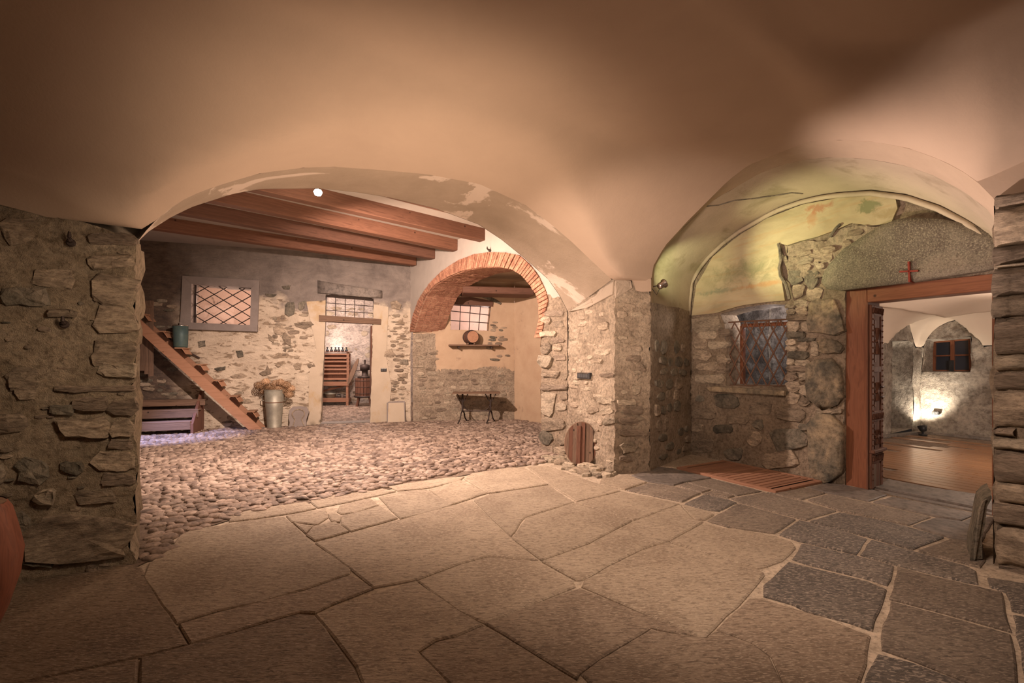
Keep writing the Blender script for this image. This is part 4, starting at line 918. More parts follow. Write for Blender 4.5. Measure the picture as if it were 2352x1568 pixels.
obj('ceiling_hall', hvm, M['hall_vault'], None, True, 'pale groined vault of the room beyond the door', 'ceiling', kind='structure')
w4 = on_plane('window_4', 'four paned wooden window set deep in the hall wall', 'window', PH2, 0, 0, 0, kind='structure')
Q = PH2.px([(2147, 785), (2229, 778), (2231, 852), (2146, 852)], -.25); Q = [Vector(p) for p in Q]
pm = MB(); pm.prism([tuple(p) for p in Q], .262, .27); obj('pane', pm, M['night'], w4)
def strip(parent, name, p, q, wd, y0, y1, mat):
    p, q = Vector(p), Vector(q); d_ = (q-p).normalized(); n_ = Vector((-d_.y, d_.x))*wd/2
    mb = MB(); mb.prism([tuple(p+n_), tuple(q+n_), tuple(q-n_), tuple(p-n_)], y0, y1); return obj(name, mb, mat, parent)
for i in range(4): strip(w4, 'frame_rail', Q[i], Q[(i+1) % 4], .05, .22, .275, M['door_wood_x'])
tm, bm_ = Q[0].lerp(Q[1], .52), Q[3].lerp(Q[2], .52); strip(w4, 'mullion', tm, bm_, .06, .21, .275, M['door_wood'])
strip(w4, 'glazing_bar', Q[0].lerp(Q[3], .48), Q[1].lerp(Q[2], .5), .03, .22, .275, M['door_wood_x'])
mb = MB(); c = bm_; mb.box(c.x-.03, c.x+.03, .14, .2, c.y, c.y+.22); obj('latch', mb, M['black'], w4)
# hall skirting
for i, (pl, s0, s1) in enumerate(((PH1, 0, PH1.L-.03), (PH2, .03, PH2.L))):
    mb = MB(); M_ = Matrix.Translation(pl.P(0, 0, .05))@Matrix.Rotation(pl.rot, 4, 'Z'); mb.box(s0, s1, -.05, .06, 0, .05, M=M_)
    obj('baseboard_%s' % ('left', 'right')[i], mb, M['slate'], None, False, 'low stone skirting along the %s wall of the room beyond' % ('left', 'window')[i], 'skirting', kind='structure')
# ================================================================== FLOORS
def poly_obj(name, pts, z, mat, label, cat, kind='structure'):
    mb = MB(); mb.add([(x, y, z) for x, y in pts], [tuple(range(len(pts)))]); return obj(name, mb, mat, None, False, label, cat, kind=kind)
k1 = P8(8.8, 8.2); k2 = P8(0, 8.2); k3 = P8(8.8, 0)
rl = MB()
rl.add([(k3.x-2, k3.y+.5, -.012), (k1.x, k1.y, -.012), (k2.x, k2.y, -.012), (R0[0], R0[1], -.012), (5.6, 2.2, -.012), (7.4, 4.4, -.012), (D0[0]+.6, D0[1]+.3, -.012), (J1[0], J1[1]+.1, -.012)],
       [(0, 1, 2, 3, 4, 5, 6, 7)])
floor = obj('floor', rl, M['joint'], None, False, 'flagstone floor of the near hall with pale mortar joints', 'floor', kind='structure')
SL = []  # (crop poly, material)
def S(mat, *p): SL.append((mat, p))
A, B, C, D, E, G = cA, cB, cC, cD, cE, cF
S('slab', A(1290, 620), A(1345, 490), A(1540, 355), A(1620, 240), A(1730, 185), A(1900, 160), B(0, 440), B(200, 400), B(480, 372), B(690, 560), B(960, 748), B(955, 780), B(600, 900), B(300, 990), B(0, 1050), A(1585, 1030), A(1460, 895), A(1370, 750))
S('slab', B(88, 357), B(300, 308), B(640, 263), B(712, 309), B(490, 350), B(250, 385), B(80, 405))
S('slab', B(664, 255), B(860, 205), B(1190, 168), B(1285, 186), B(1160, 214), B(940, 262), B(720, 306))
S('slab', B(1235, 152), B(1440, 118), B(1640, 90), B(1775, 84), B(1740, 112), B(1510, 163), B(1300, 183))
S('slab', B(495, 362), B(620, 335), B(775, 318), B(790, 345), B(800, 372), B(715, 425), B(540, 405))
S('slab', B(862, 330), B(880, 290), B(1000, 255), B(1100, 236), B(1160, 285), B(1000, 335), B(890, 350))
S('slab', B(895, 362), B(1010, 338), B(1170, 290), B(1300, 378), B(960, 474), B(885, 425))
S('slab', B(690, 437), B(850, 408), B(950, 475), B(700, 543), B(640, 500))
S('slab', B(545, 415), B(680, 437), B(632, 492))
S('slab', B(800, 375), B(790, 350), B(860, 352), B(892, 368), B(880, 408), B(820, 402))
S('slab', B(1160, 228), B(1290, 195), B(1505, 172), B(1695, 285), B(1490, 347), B(1315, 382))
S('slab', B(1525, 172), C(175, 158), C(365, 245), C(95, 332), B(1600, 228))
S('slab', B(708, 556), B(1100, 450), B(1318, 390), C(90, 342), C(255, 300), C(520, 555), C(715, 712), C(350, 688), C(165, 738), B(1440, 818), B(1125, 880), B(965, 752))
S('slab', C(200, 148), C(250, 112), C(500, 73), C(620, 68), C(785, 185), C(370, 248))
S('slab', C(640, 64), C(780, 60), C(900, 100), C(1060, 160), C(1285, 232), C(985, 306), C(800, 188))
S('slab', C(270, 298), C(375, 258), C(790, 193), C(965, 310), C(620, 412), C(525, 548))
S('slab', C(975, 312), C(1295, 237), D(790, 456), D(375, 602), C(1095, 347))
S('slab', C(955, 318), C(1090, 352), D(360, 606), C(1060, 595), C(738, 712), C(535, 560), C(635, 418))
S('slab', D(385, 610), D(790, 462), D(915, 600), D(1003, 616), D(690, 788), D(460, 858), D(240, 962), C(1045, 842), C(975, 850), C(745, 722), C(1075, 600))
S('slab', B(1448, 828), C(172, 744), C(360, 694), C(720, 722), C(958, 862), C(970, 895), C(720, 1000), C(425, 1122), C(350, 1148), C(160, 1072))
S('slab', D(80, 235), D(190, 182), D(340, 202), D(490, 260), D(290, 328), D(60, 277))
S('slate', D(350, 200), D(520, 150), D(560, 120), D(730, 138), D(1078, 222), D(835, 260), D(735, 290), D(505, 258))
S('slab', D(510, 140), D(530, 60), D(760, 10), D(1150, 70), D(740, 130), D(560, 118))
S('slab_mid', D(505, 270), D(740, 298), D(982, 360), D(812, 438), D(305, 334))
S('slab_mid', D(755, 290), D(840, 268), D(1080, 328), D(985, 354))
S('slab_mid', D(850, 264), D(1080, 228), D(1400, 305), D(1532, 344), D(1308, 381), D(1092, 330))
S('slab_mid', D(992, 362), D(1088, 338), D(1292, 384), D(1222, 402))
S('slab_dark', D(1002, 370), D(1215, 411), D(1308, 446), D(1150, 520), D(1050, 512), D(825, 454))
S('slab', D(800, 465), D(1050, 524), D(1092, 550), D(1015, 602), D(922, 594))
S('slab_mid', D(1035, 610), D(1115, 556), D(1316, 452), D(1840, 596), D(1650, 722), D(1215, 662))
S('slab_mid', D(1245, 406), D(1545, 352), D(1885, 430), D(2205, 520), D(1920, 602), D(1852, 583), D(1332, 444))
S('slab_mid', D(1575, 352), D(1640, 358), D(1940, 312), D(2105, 360), D(1885, 418))
S('slab_dark', D(1675, 730), D(1855, 600), E(200, 420), E(452, 502), E(378, 618), E(0, 530), D(1872, 793))
S('slab', D(1015, 635), D(1205, 680), D(1270, 675), D(1640, 748), D(1800, 800), D(1832, 850), D(1720, 965), D(1560, 1020), D(1490, 1030), D(1240, 962), D(695, 796))
S('slab', D(465, 870), D(680, 803), D(1240, 972), D(1490, 1042), D(1545, 1070), D(1552, 1092), D(1400, 1280), G(950, 545), G(870, 625), G(820, 636), G(620, 543), G(300, 418), G(0, 288), C(1018, 897), C(1042, 850), D(240, 972))
S('slab_dark', D(1880, 812), E(0, 540), E(375, 628), E(660, 703), E(612, 850), E(440, 795), E(0, 688), D(1795, 950))
S('slab_dark', D(1760, 975), E(0, 708), E(440, 812), E(598, 878), E(580, 962), E(490, 1180), E(300, 1115), E(0, 1036), D(1800, 1355), D(1525, 1280), D(1540, 1185))
S('slab_warm', G(1260, 288), G(1370, 290), G(1900, 455), G(2352, 628), E(465, 1235), E(440, 1420), E(390, 1570), E(370, 1660), G(1700, 1300), G(1450, 805), G(1295, 688), G(965, 562))
S('slab_warm', G(870, 640), G(958, 570), G(1290, 700), G(1440, 812), G(1680, 1310), G(100, 1310), C(1010, 1500), C(1150, 1402), C(1500, 1195))
S('slab_warm', C(1000, 908), G(0, 302), G(300, 427), G(620, 552), G(800, 642), C(1500, 1182), C(1150, 1390), C(1000, 1500), C(985, 1538), C(762, 1402), C(352, 1154), C(425, 1128), C(720, 1008))
S('slab_mid', E(672, 712), E(1180, 834), E(1455, 898), E(1515, 1188), E(1000, 1048), E(612, 944), E(626, 860))
S('slab_mid', E(612, 962), E(1000, 1064), E(1522, 1208), E(1585, 1568), E(1600, 1680), E(1400, 1660), E(1180, 1556), E(780, 1400), E(545, 1318), E(550, 1130), E(588, 1085))
S('slab_dark', E(525, 1350), E(780, 1415), E(1175, 1572), E(1390, 1680), E(380, 1680), E(440, 1500))
S('slab_dark', E(472, 508), E(800, 594), E(1200, 706), E(1262, 740), E(1272, 838), E(1170, 820), E(668, 697), E(392, 620))
S('slab_dark', E(20, 372), E(245, 307), E(640, 385), E(1025, 490), E(790, 583), E(430, 482))
S('slab_mid', E(5, 214), E(160, 174), E(470, 240), E(920, 342), E(755, 403), E(255, 297))
S('slate', E(-10, 124), E(150, 94), E(265, 105), E(440, 122), E(600, 182), E(465, 226), E(155, 163))
S('slate', E(625, 194), E(900, 245), E(1255, 320), E(1150, 368), E(935, 334), E(492, 232))
S('slate', E(442, 118), E(545, 95), E(600, 60), E(840, 110), E(1380, 190), E(1450, 260), E(1400, 330), E(1265, 306), E(900, 235), E(620, 180))
S('slate', E(945, 346), E(1150, 376), E(1265, 330), E(1400, 350), E(1300, 525), E(1055, 492), E(775, 407))
S('slab_mid', E(1055, 502), E(1310, 535), E(1330, 670), E(1290, 715), E(1215, 697), E(812, 588))
S('slab_dark', E(1325, 785), E(1620, 835), E(1760, 1085), E(1510, 1030), E(1472, 893), E(1340, 850))
S('slab_dark', E(1520, 1058), E(1770, 1110), E(1900, 1568), E(1610, 1570), E(1545, 1200))
S('slab_tan', A(100, 700), A(640, 540), A(1000, 470), A(1270, 520), A(1440, 850), A(1580, 1045), A(1695, 1225), A(1250, 1335), A(0, 1600), A(-700, 1700), A(-500, 1300))
S('slab_warm', A(1605, 1040), B(0, 1062), B(620, 903), B(965, 786), B(1122, 885), B(830, 1000), B(700, 1058), B(590, 1058), A(1715, 1215))
S('slab', B(706, 1073), B(860, 1005), B(1432, 834), B(1740, 1047), C(335, 1157), C(150, 1236), C(0, 1268), B(1440, 1342), B(1560, 1460), B(1800, 1720), B(1110, 1720), B(990, 1450), B(840, 1250), B(745, 1130))
S('slab_warm', B(1455, 1352), C(12, 1280), C(150, 1248), C(343, 1166), C(755, 1410), C(975, 1550), C(1060, 1720), B(1815, 1720), B(1640, 1540))
S('slab_tan', A(1260, 1348), A(1712, 1226), B(590, 1072), B(698, 1086), B(780, 1180), B(980, 1450), B(1095, 1720), A(1250, 1740))
S('slab_tan', A(1235, 1352), A(1235, 1740), A(-900, 1760), A(0, 1612))
rn = random.Random(77)
for mat, poly in SL:
    P = [fl(u, v) for u, v in poly]; c = sum(P, Vector())/len(P)
    d2 = dens([(p.x, p.y) for p in P], .16); n = len(d2); mb = MB(); zt = rn.uniform(.0, .004); tx, ty = rn.uniform(-.0015, .0015), rn.uniform(-.0015, .0015)
    # inset by moving along vertex normals
    area = sum(d2[i][0]*d2[(i+1) % n][1]-d2[(i+1) % n][0]*d2[i][1] for i in range(n)); sg = 1 if area > 0 else -1
    def inset(t):
        out = []
        for i in range(n):
            a, b, c2 = Vector(d2[i-1]), Vector(d2[i]), Vector(d2[(i+1) % n]); e_ = (b-a).normalized()+(c2-b).normalized()
            e_ = e_.normalized() if e_.length > 1e-6 else Vector((1, 0)); nn = Vector((-e_.y, e_.x))*sg; out.append(b+nn*t)
        return out
    jit = [rn.uniform(-.005, .005) for _ in range(n)]
    gi = .008 if mat in ('slab_dark', 'slab_mid', 'slate') else 0
    for t, z in ((-.003+gi, -.03), (-.002+gi, -.006), (.009+gi*.8, .0015)):
        for i, p in enumerate(inset(t)):
            q = Vector((p.x+jit[i], p.y+jit[i-1])); mb.v.append(Vector((q.x, q.y, z+zt+(q.x-c.x)*tx+(q.y-c.y)*ty if z > -.02 else z)))
    for r in range(2):
        for i in range(n): mb.f.append([r*n+i, r*n+(i+1) % n, (r+1)*n+(i+1) % n, (r+1)*n+i])
    mb.f.append([2*n+i for i in range(n)]); mb.m = [0]*len(mb.f)
    obj('flagstone', mb, M[mat], floor)
# footing rubble in front of the centre pier
random.seed(31)
foot = [C(790, 62), C(1000, 40), C(1230, 75), C(1300, 100), C(1200, 100), C(1060, 148), C(960, 140), C(840, 90)]
fq = [fl(*p).xy for p in foot]; fq = [tuple(p) for p in fq]; cnt = 0
fc = (min(p[0] for p in fq), max(p[0] for p in fq), min(p[1] for p in fq), max(p[1] for p in fq))
while cnt < 46:
    x, y = random.uniform(fc[0]-.5, fc[1]), random.uniform(fc[2], fc[3]+.9)
    t = (Vector((x, y))-PJ.o).dot(PJ.n)
    if not (.02 < t < .42 and y < 7.3 and x < 1.5): continue
    me = random.choice(SM['stone_light']+SM['stone']); o = bpy.data.objects.new('stone', me); COL.objects.link(o)
    o.matrix_world = Matrix.Translation((x, y, .0))@Matrix.Rotation(random.uniform(0, 6), 4, 'Z')@Matrix.Rotation(pi/2, 4, 'X')@Matrix.Diagonal((random.uniform(.12, .26), -random.uniform(.03, .085)*(1-t), random.uniform(.1, .2), 1)); o.parent = floor; cnt += 1
# cobbled floor
cg = poly_obj('floor_court', [tuple(PF.P(-1, 0, -.5).xy), tuple(PF.P(PF.L+1, 0, -.6).xy), (1.2, 11.5), (J1[0]+.1, J1[1]+.05), tuple(fl(1243, 1062).xy), tuple(fl(1080, 1088).xy), tuple(fl(880, 1124).xy), tuple(fl(705, 1154).xy), tuple(fl(530, 1192).xy), tuple(fl(400, 1232).xy), tuple(fl(345, 1285).xy), tuple(fl(313, 1300).xy), (-3.3, 3.6), tuple(PVB.P(-4.5, 0).xy)], -.004, M['earth'], 'cobbled floor of the court behind the left arch', 'floor')
cob = [tuple(PF.P(.6, 0, .03).xy), tuple(PF.P(PF.L, 0, .03).xy), tuple(PAL.P(PAL.L, 0, .03).xy), tuple(PAR.P(PAR.L, 0, .03).xy), (J1[0]-.02, J1[1]+.06), tuple(fl(1240, 1064).xy), tuple(fl(1165, 1071).xy), tuple(fl(1080, 1084).xy), tuple(fl(1020, 1093).xy), tuple(fl(890, 1115).xy), tuple(fl(870, 1124).xy), tuple(fl(705, 1150).xy), tuple(fl(640, 1162).xy), tuple(fl(530, 1190).xy), tuple(fl(450, 1215).xy), tuple(fl(415, 1222).xy), tuple(fl(392, 1248).xy), tuple(fl(396, 1258).xy), tuple(fl(345, 1290).xy), tuple(fl(318, 1288).xy), (-2.85, 3.62), (-3.2, 4.2), (-6.5, 5.4)]
rn = random.Random(5)
def cobm(i, seg=8):
    r2_ = random.Random(900+i); mb = MB(); n = seg
    rr = [r2_.uniform(.88, 1.08) for _ in range(n)]
    for k_, z in ((1.0, -.5), (1.0, .15), (.72, .75)):
        for j in range(n):
            q = 2*pi*j/n; mb.v.append(Vector((cos(q)*rr[j]*k_*.5, sin(q)*rr[j]*k_*.5, z)))
    mb.v.append(Vector((0, 0, 1)))
    for q in range(2):
        for j in range(n): mb.f.append([q*n+j, q*n+(j+1) % n, (q+1)*n+(j+1) % n, (q+1)*n+j])
    for j in range(n): mb.f.append([2*n+j, 2*n+(j+1) % n, 3*n])
    mb.m = [0]*len(mb.f); return mb
CB = [cobm(i) for i in range(8)]; CBM = [mesh_from('cobble', m_, M['cobble'], True) for m_ in CB]
pts = []; y = 3.3; row = 0
while y < 12.6:
    x = -8.0+(.055 if row % 2 else 0)
    while x < 1.3:
        px, py = x+rn.uniform(-.032, .032), y+rn.uniform(-.022, .022)
        if pip(px, py, cob): pts.append((px, py))
        x += .112
    y += .075; row += 1
pts.sort(key=lambda p: p[1]+.0*abs(p[0]))
stuff = MB()
for i, (x, y) in enumerate(pts):
    bump_z = .02*noise.noise(Vector((x*.6, y*.6, 0)))
    Mx = Matrix.Translation((x, y, .004))@Matrix.Rotation(rn.gauss(.2, .55), 4, 'Z')@Matrix.Rotation(rn.uniform(-.12, .12), 4, 'X')@Matrix.Diagonal((rn.uniform(.09, .17), rn.uniform(.06, .10), rn.uniform(.014, .034), 1))
    if i < 298:
        o = bpy.data.objects.new('cobble', rn.choice(CBM)); COL.objects.link(o); o.matrix_world = Mx; o.parent = cg
    else:
        m_ = rn.choice(CB); stuff.add(m_.v, m_.f, 0, Mx)
def cobble_mat2():
    m, nt, b = newmat('cobble_field', .6); v = coords(nt)
    vo = N(nt, 'ShaderNodeTexVoronoi'); nt.links.new(v, vo.inputs['Vector']); vo.inputs['Scale'].default_value = 9
    sx = N(nt, 'ShaderNodeSeparateColor'); nt.links.new(vo.outputs['Color'], sx.inputs[0])
    c = ramp(nt, sx.outputs[0], [(.1, (.15, .11, .09)), (.5, (.26, .195, .155)), (.9, (.38, .30, .245))])
    c = mix(nt, .7, c, ramp(nt, nz(nt, v, 35, 6, .7), [(.3, (.7, .68, .66)), (.7, (1.2, 1.18, 1.15))]), 'MULTIPLY')
    nt.links.new(c, b.inputs['Base Color']); bump(nt, b, nz(nt, v, 40, 5), .5, .01); return m
M['cobble_field'] = cobble_mat2()
obj('cobble_field', stuff, M['cobble_field'], cg, True, kind='stuff')
# blueish-lit kerb row of bigger rounded stones before the stairs
for i in range(26):
    u = 318+i*9.2; p = fl(u, 1009-(u-318)*.035); o = bpy.data.objects.new('kerb_stone', CBM[i % 8]); COL.objects.link(o)
    if i >= 2: pass
    o.matrix_world = Matrix.Translation((p.x, p.y, .01))@Matrix.Rotation(PF.rot, 4, 'Z')@Matrix.Diagonal((.1, .15, .05, 1)); o.parent = cg
# cellar floor with its own cobbles
cf = poly_obj('floor_cellar', [tuple(PF.P(4.2, 0, -.45).xy), tuple(PF.P(PF.L+3, 0, -.45).xy), tuple(PF.P(PF.L+3, 0, -6.3).xy), tuple(PF.P(3.2, 0, -6.3).xy)], .0, M['earth'], 'dusty cobbled floor of the cellar beyond the far doorway', 'floor')
st2 = MB(); cell = []
for j in range(80):
    for i in range(32):
        s_ = PF.st(735, 900)[0]-.6+i*.12+(.06 if j % 2 else 0); o_f = -.1-j*.075; p = PF.P(s_+rn.uniform(-.02, .02), 0, o_f)
        u = CX+F*p.x/p.y
        if 725 < u < 862: st2.add(rn.choice(CB).v, CB[0].f, 0, Matrix.Translation((p.x, p.y, .004))@Matrix.Rotation(rn.uniform(-.4, .4), 4, 'Z')@Matrix.Diagonal((.12, .08, .022, 1)))
obj('cobble_field', st2, M['cobble_field'], cf, True, kind='stuff')
sl = MB(); sl.add([PF.P(DO[3][0]-.02, .012, .02), PF.P(DO[2][0]+.02, .012, .02), PF.P(DO[2][0]+.02, .012, -.3), PF.P(DO[3][0]-.02, .012, -.3)], [(0, 1, 2, 3)]); sl.box(0, 0.01, 0, .01, -.02, -.01)
# hall plank floor
hfz = .002
hf = poly_obj('floor_hall', [tuple(fl(*E(545, 80)).xy), tuple(fl(*E(1380, 205)).xy), (6.6, 3.0), tuple(PH2.P(4.0, 0, 0).xy), tuple(H2), tuple(PH1.P(0, 0).xy)], -.006, M['earth'], 'plank floored room beyond the carved door', 'floor')
ud = PD.d; vd = Vector((-ud.y, ud.x)); o0 = Vector(D0)
th0 = [fl(*E(600, 60)).xy, fl(*E(1380, 190)).xy]
rn = random.Random(3)
off0 = (th0[0]-o0).dot(vd)
m = off0+.02
k = 0
while m < 5.4 and k < 60:
    wd = .17; t = -1.6+rn.uniform(0, .8)
    while t < 7.6:
        L_ = rn.uniform(1.2, 2.2); c = o0+ud*(t+L_/2)+vd*(m+wd/2)
        if (c-PH1.o).dot(PH1.n) > L_*.45 and (c-PH2.o).dot(PH2.n) > .15 and t+L_ > 0:
            mb = MB(); mb.bbox(-L_/2+.002, L_/2-.002, -wd/2+.003, wd/2-.003, -.03, 0, .003); o = obj('plank', mb, M['plank'], hf); o.location = (c.x, c.y, hfz); o.rotation_euler = (0, 0, atan2(ud.y, ud.x))
        t += L_
    m += wd; k += 1
# ================================================================== OBJECTS
def rel(pl, s0): return lambda s: s-s0
# ---- window_1 : latticed window with a stone surround (far wall, left)
w1 = on_plane('window_1', 'latticed iron window in a grey stone surround on the far wall', 'window', PF, 0, 0, 0, kind='structure')
OUT = PF.px([(421, 634), (597, 645), (593, 762), (416, 756)]); Oi = [Vector(p) for p in OUT]; Ii = [Vector(p) for p in WI]
M['surround'] = plaster('grey_stone_surround', (.22, .19, .175), (.30, .26, .24), 3, .3)
def quadst(parent, name, pts, y0, y1, mat, label=None):
    mb = MB(); mb.prism([tuple(p) for p in pts], y0, y1); return obj(name, mb, mat, parent, label=label)
quadst(w1, 'lintel_stone', [Oi[0], Oi[1], Ii[1]+Vector((.0, .0)), Ii[0]], -.07, .3, M['surround'])
quadst(w1, 'jamb_stone', [Oi[0], Ii[0], Ii[3], Oi[3]+Vector((0, .15))], -.06, .3, M['surround'])
quadst(w1, 'jamb_stone', [Ii[1], Oi[1], Oi[2]+Vector((0, .15)), Ii[2]], -.06, .3, M['surround'])
quadst(w1, 'sill_stone', [Oi[3]+Vector((0, .15)), Ii[3], Ii[2], Oi[2]+Vector((0, .15)), Oi[2], Oi[3]], -.10, .3, M['surround'])
def clipseg(p, d_, quad):
    # clip infinite line to convex quad
    t0, t1 = -1e9, 1e9; n = len(quad); ar = sum(quad[i].x*quad[(i+1) % n].y-quad[(i+1) % n].x*quad[i].y for i in range(n)); sg = 1 if ar > 0 else -1
    for i in range(n):
        a, b = quad[i], quad[(i+1) % n]; e_ = b-a; nn = Vector((-e_.y, e_.x))*sg; den = nn.dot(d_); num = nn.dot(a-p)
        if abs(den) < 1e-9:
            if num > 0: return None
        elif den > 0: t0 = max(t0, num/den)
        else: t1 = min(t1, num/den)
    return (p+d_*t0, p+d_*t1) if t1-t0 > .03 else None
def lattice(parent, quad, dirs, step, r, y, mat, name='lattice_bar'):
    c = sum(quad, Vector((0, 0)))/4
    for di, dd in enumerate(dirs):
        dd = Vector(dd).normalized(); nn = Vector((-dd.y, dd.x))
        for k in range(-14, 15):
            s_ = clipseg(c+nn*(step*(k+.5)), dd, quad)
            if s_:
                mb = MB(); yy = y+di*r*1.6; mb.tube([(s_[0].x, yy, s_[0].y), (s_[1].x, yy, s_[1].y)], r, 6); obj(name, mb, M[mat], parent)
lattice(w1, Ii, [(1.5, 1), (1.5, -1)], .205, .011, .12, 'iron')
mb = MB()
mb.prism([tuple(Ii[0]), (Ii[0].x+.04, Ii[0].y), (Ii[3].x+.04, Ii[3].y), tuple(Ii[3])], .14, .2); obj('frame_post', mb, M['iron'], w1)
# things seen through it: reddish crate-like block and a dark heap are left as stained wall
c_ = PF.st(478, 742); mb = MB(); t = thing('wooden_crate', 'reddish box standing behind the latticed window', 'box', PF.P(c_[0]-.5, 0, -1.8), PF.rot)
mb.bbox(-.25, .25, 0, .4, 0, 2.35, .02); obj('crate_body', mb, M['old_wood_z'], t); mb = MB(); mb.bbox(-.28, .28, -.02, .42, 2.35, 2.4, .01); obj('lid', mb, M['old_wood'], t)

# ---- door_1 : doorway with transom grid, timber and open leaf
d1 = on_plane('door_1', 'tall doorway in the far wall with a barred fanlight over a brown timber', 'door', PF, 0, 0, 0, kind='structure')
tq = [Vector(p) for p in PF.px([(748, 678), (858, 686), (857, 735), (748, 728)])]
grid_bars(d1, tq, 5, 3, .009, .06)
tb = PF.px([(733, 724), (875, 733), (874, 745), (733, 738)]); quadst(d1, 'timber_transom', [Vector(p) for p in tb], -.08, .12, M['old_wood'])
s0, z0 = PF.st(856, 746); mb = MB(); mb.bbox(s0-.05, s0+.0, .06, .95, .03, z0-.02, .01); obj('door_leaf', mb, M['carved'], d1, label='dark plank leaf opened inwards')
mb = MB(); mb.box(DO[3][0]-.05, DO[2][0]+.05, -.02, .4, 0, .035); obj('threshold', mb, M['slate'], d1)

# ---- window_2 : barred window in the door wall
w2 = on_plane('window_2', 'crossed iron grille in front of a small wooden window beside the door', 'window', PD, 0, 0, 0, kind='structure')
GQ = [Vector(p) for p in PD.px([(1674, 740), (1809, 733), (1809, 890), (1668, 888)], -.08)]
gs = (GQ[1].x-GQ[0].x); lattice(w2, GQ, [(.55, 1), (.55, -1)], .150, .010, .08, 'rust')
mb = MB(); mb.tube([(GQ[3].x, .08, GQ[3].y+.02), (GQ[2].x, .08, GQ[2].y+.02)], .012, 6); obj('lower_rail', mb, M['rust'], w2)
mb = MB(); mb.tube([(GQ[0].x, .08, GQ[0].y+.0), (GQ[1].x, .08, GQ[1].y)], .012, 6); obj('upper_rail', mb, M['rust'], w2)
Q = [Vector(p) for p in PD.px([(1706, 748), (1830, 742), (1830, 890), (1706, 888)], -.30)]
for i in range(4): strip(w2, 'frame_rail', Q[i], Q[(i+1) % 4], .05, .27, .33, M['door_wood'])
pm = MB(); pm.prism([tuple(p) for p in Q], .31, .315); obj('pane', pm, M['glass'], w2)
sg = PD.px([(1631.6, 890), (1650, 887), (1810, 897), (1809, 908), (1780, 906), (1640, 898)]); quadst(w2, 'sill', [Vector(p) for p in sg], -.09, .12, M['jambstone'], 'worn stone sill')
# room behind window_2
mb = MB(); sheet(mb, lambda s, z: PD.P(s, z, -1.5), [(-.6, .2), (-.6, 2.4), (1.45, 2.4), (1.45, .2)], (), .08, .04, .04)
for z in (.2, 2.4): loft(mb, [[PD.P(-.6, z, -.36), PD.P(1.45, z, -.36)], [PD.P(-.6, z, -1.5), PD.P(1.45, z, -1.5)]], 0)
loft(mb, [[PD.P(-.6, z, -.36), PD.P(-.6, z, -1.5)] for z in (.2, 2.4)], 0); loft(mb, [[PD.P(1.45, z, -.30), PD.P(1.45, z, -1.5)] for z in (.2, 2.4)], 0)
M['wet_rock'] = rocky('dark_glossy_rock', (.14, .12, .11), (.24, .21, .19), (.42, .38, .35), 5, 20, 9, 1.4, .06, 0, rough=.35)
obj('wall_behind_grille', mb, M['wet_rock'], None, True, 'glinting dark stone seen through the crossed grille', 'wall', kind='structure')

# ---- door_2 : wooden frame with carved leaf
d2 = on_plane('door_2', 'open doorway with a red brown timber frame and a carved leaf', 'door', PD, 0, 0, 0, kind='structure')
a0 = PD.st(1939, 1108)[0]; a1 = PD.st(1989.5, 1112)[0]; zT = PD.st(1940, 668)[1]; zI = PD.st(1992, 694)[1]; a2 = PD.st(2276, 1150)[0]
mb = MB(); mb.bbox(a0+.005, a1, .02, .26, 0, zT-.0, .006); obj('frame_post', mb, M['door_wood'], d2)
mb = MB(); mb.bbox(a2, a2+.22, .02, .26, 0, zI, .006); obj('frame_post', mb, M['door_wood'], d2)
mb = MB(); mb.bbox(a1, a2+.22, .02, .26, zI, zT+.03, .006); obj('frame_head', mb, M['door_wood_x'], d2)
mb = MB(); mb.box(a1-.0, a1+.012, .01, .27, 0, zI); obj('rebate', mb, M['carved'], d2)
mb = MB(); mb.box(a1, a2, .18, .27, 0, .02); obj('door_sill', mb, M['slate'], d2)
hg = PD.P(a1+.014, 0, -.03); dl = Vector((.813, .582)).normalized()
lf = thing('door_leaf', 'carved dark walnut door leaf swung open into the lit room', 'door', (hg.x, hg.y, 0), atan2(dl.y, dl.x))
W_, T_ = .37, .06; z0, z1 = .015, zI-.03
mb = MB(); mb.bbox(0, W_, -.0, T_, z0, z1, .004); obj('leaf_body', mb, M['carved'], lf)
for x0, x1, za, zb in ((.0, .07, z0, z1), (W_-.07, W_, z0, z1), (.07, W_-.07, z1-.12, z1), (.07, W_-.07, .30, .42), (.07, W_-.07, .78, .90), (.07, W_-.07, 1.35, 1.42)):
    mb = MB(); mb.bbox(x0, x1, -.028, 0, za, zb, .006); obj('moulded_rail', mb, M['carved'], lf)
for za, zb in ((.45, .75), (.94, 1.31), (1.46, z1-.16)):
    mb = MB(); mb.bbox(.11, W_-.11, -.02, 0, za, zb, .01); panel_ = obj('carved_panel', mb, M['carved'], lf)
    mb = MB(); c = (za+zb)/2; h_ = (zb-za)/2-.03
    for k in range(6):
        q = k*pi/3; mb.tube([(W_/2+.02*cos(q), -.024, c+.02*sin(q)), (W_/2+.05*cos(q), -.026, c+h_*.8*sin(q))], [.010, .018], 6)
    mb.lathe([(.0, -.01), (.03, 0), (.02, .018), (0, .02)], 10, M=Matrix.Translation((W_/2, -.02, c))@Matrix.Rotation(pi/2, 4, 'X')); obj('rosette', mb, M['carved'], panel_)
mb = MB()
for zz in (.36, .84, z1-.06):
    for k in range(8): x = .04+k*.042; mb.tube([(x-.014, -.034, zz-.03), (x+.014, -.034, zz+.03)], .010, 6)
for xx in (.035, W_-.035):
    for k in range(30): zq = z0+.1+k*.066; mb.lathe([(.0, -.012), (.014, 0), (0, .012)], 6, M=Matrix.Translation((xx, -.03, zq)))
obj('rope_carving', mb, M['carved'], lf, kind='stuff')
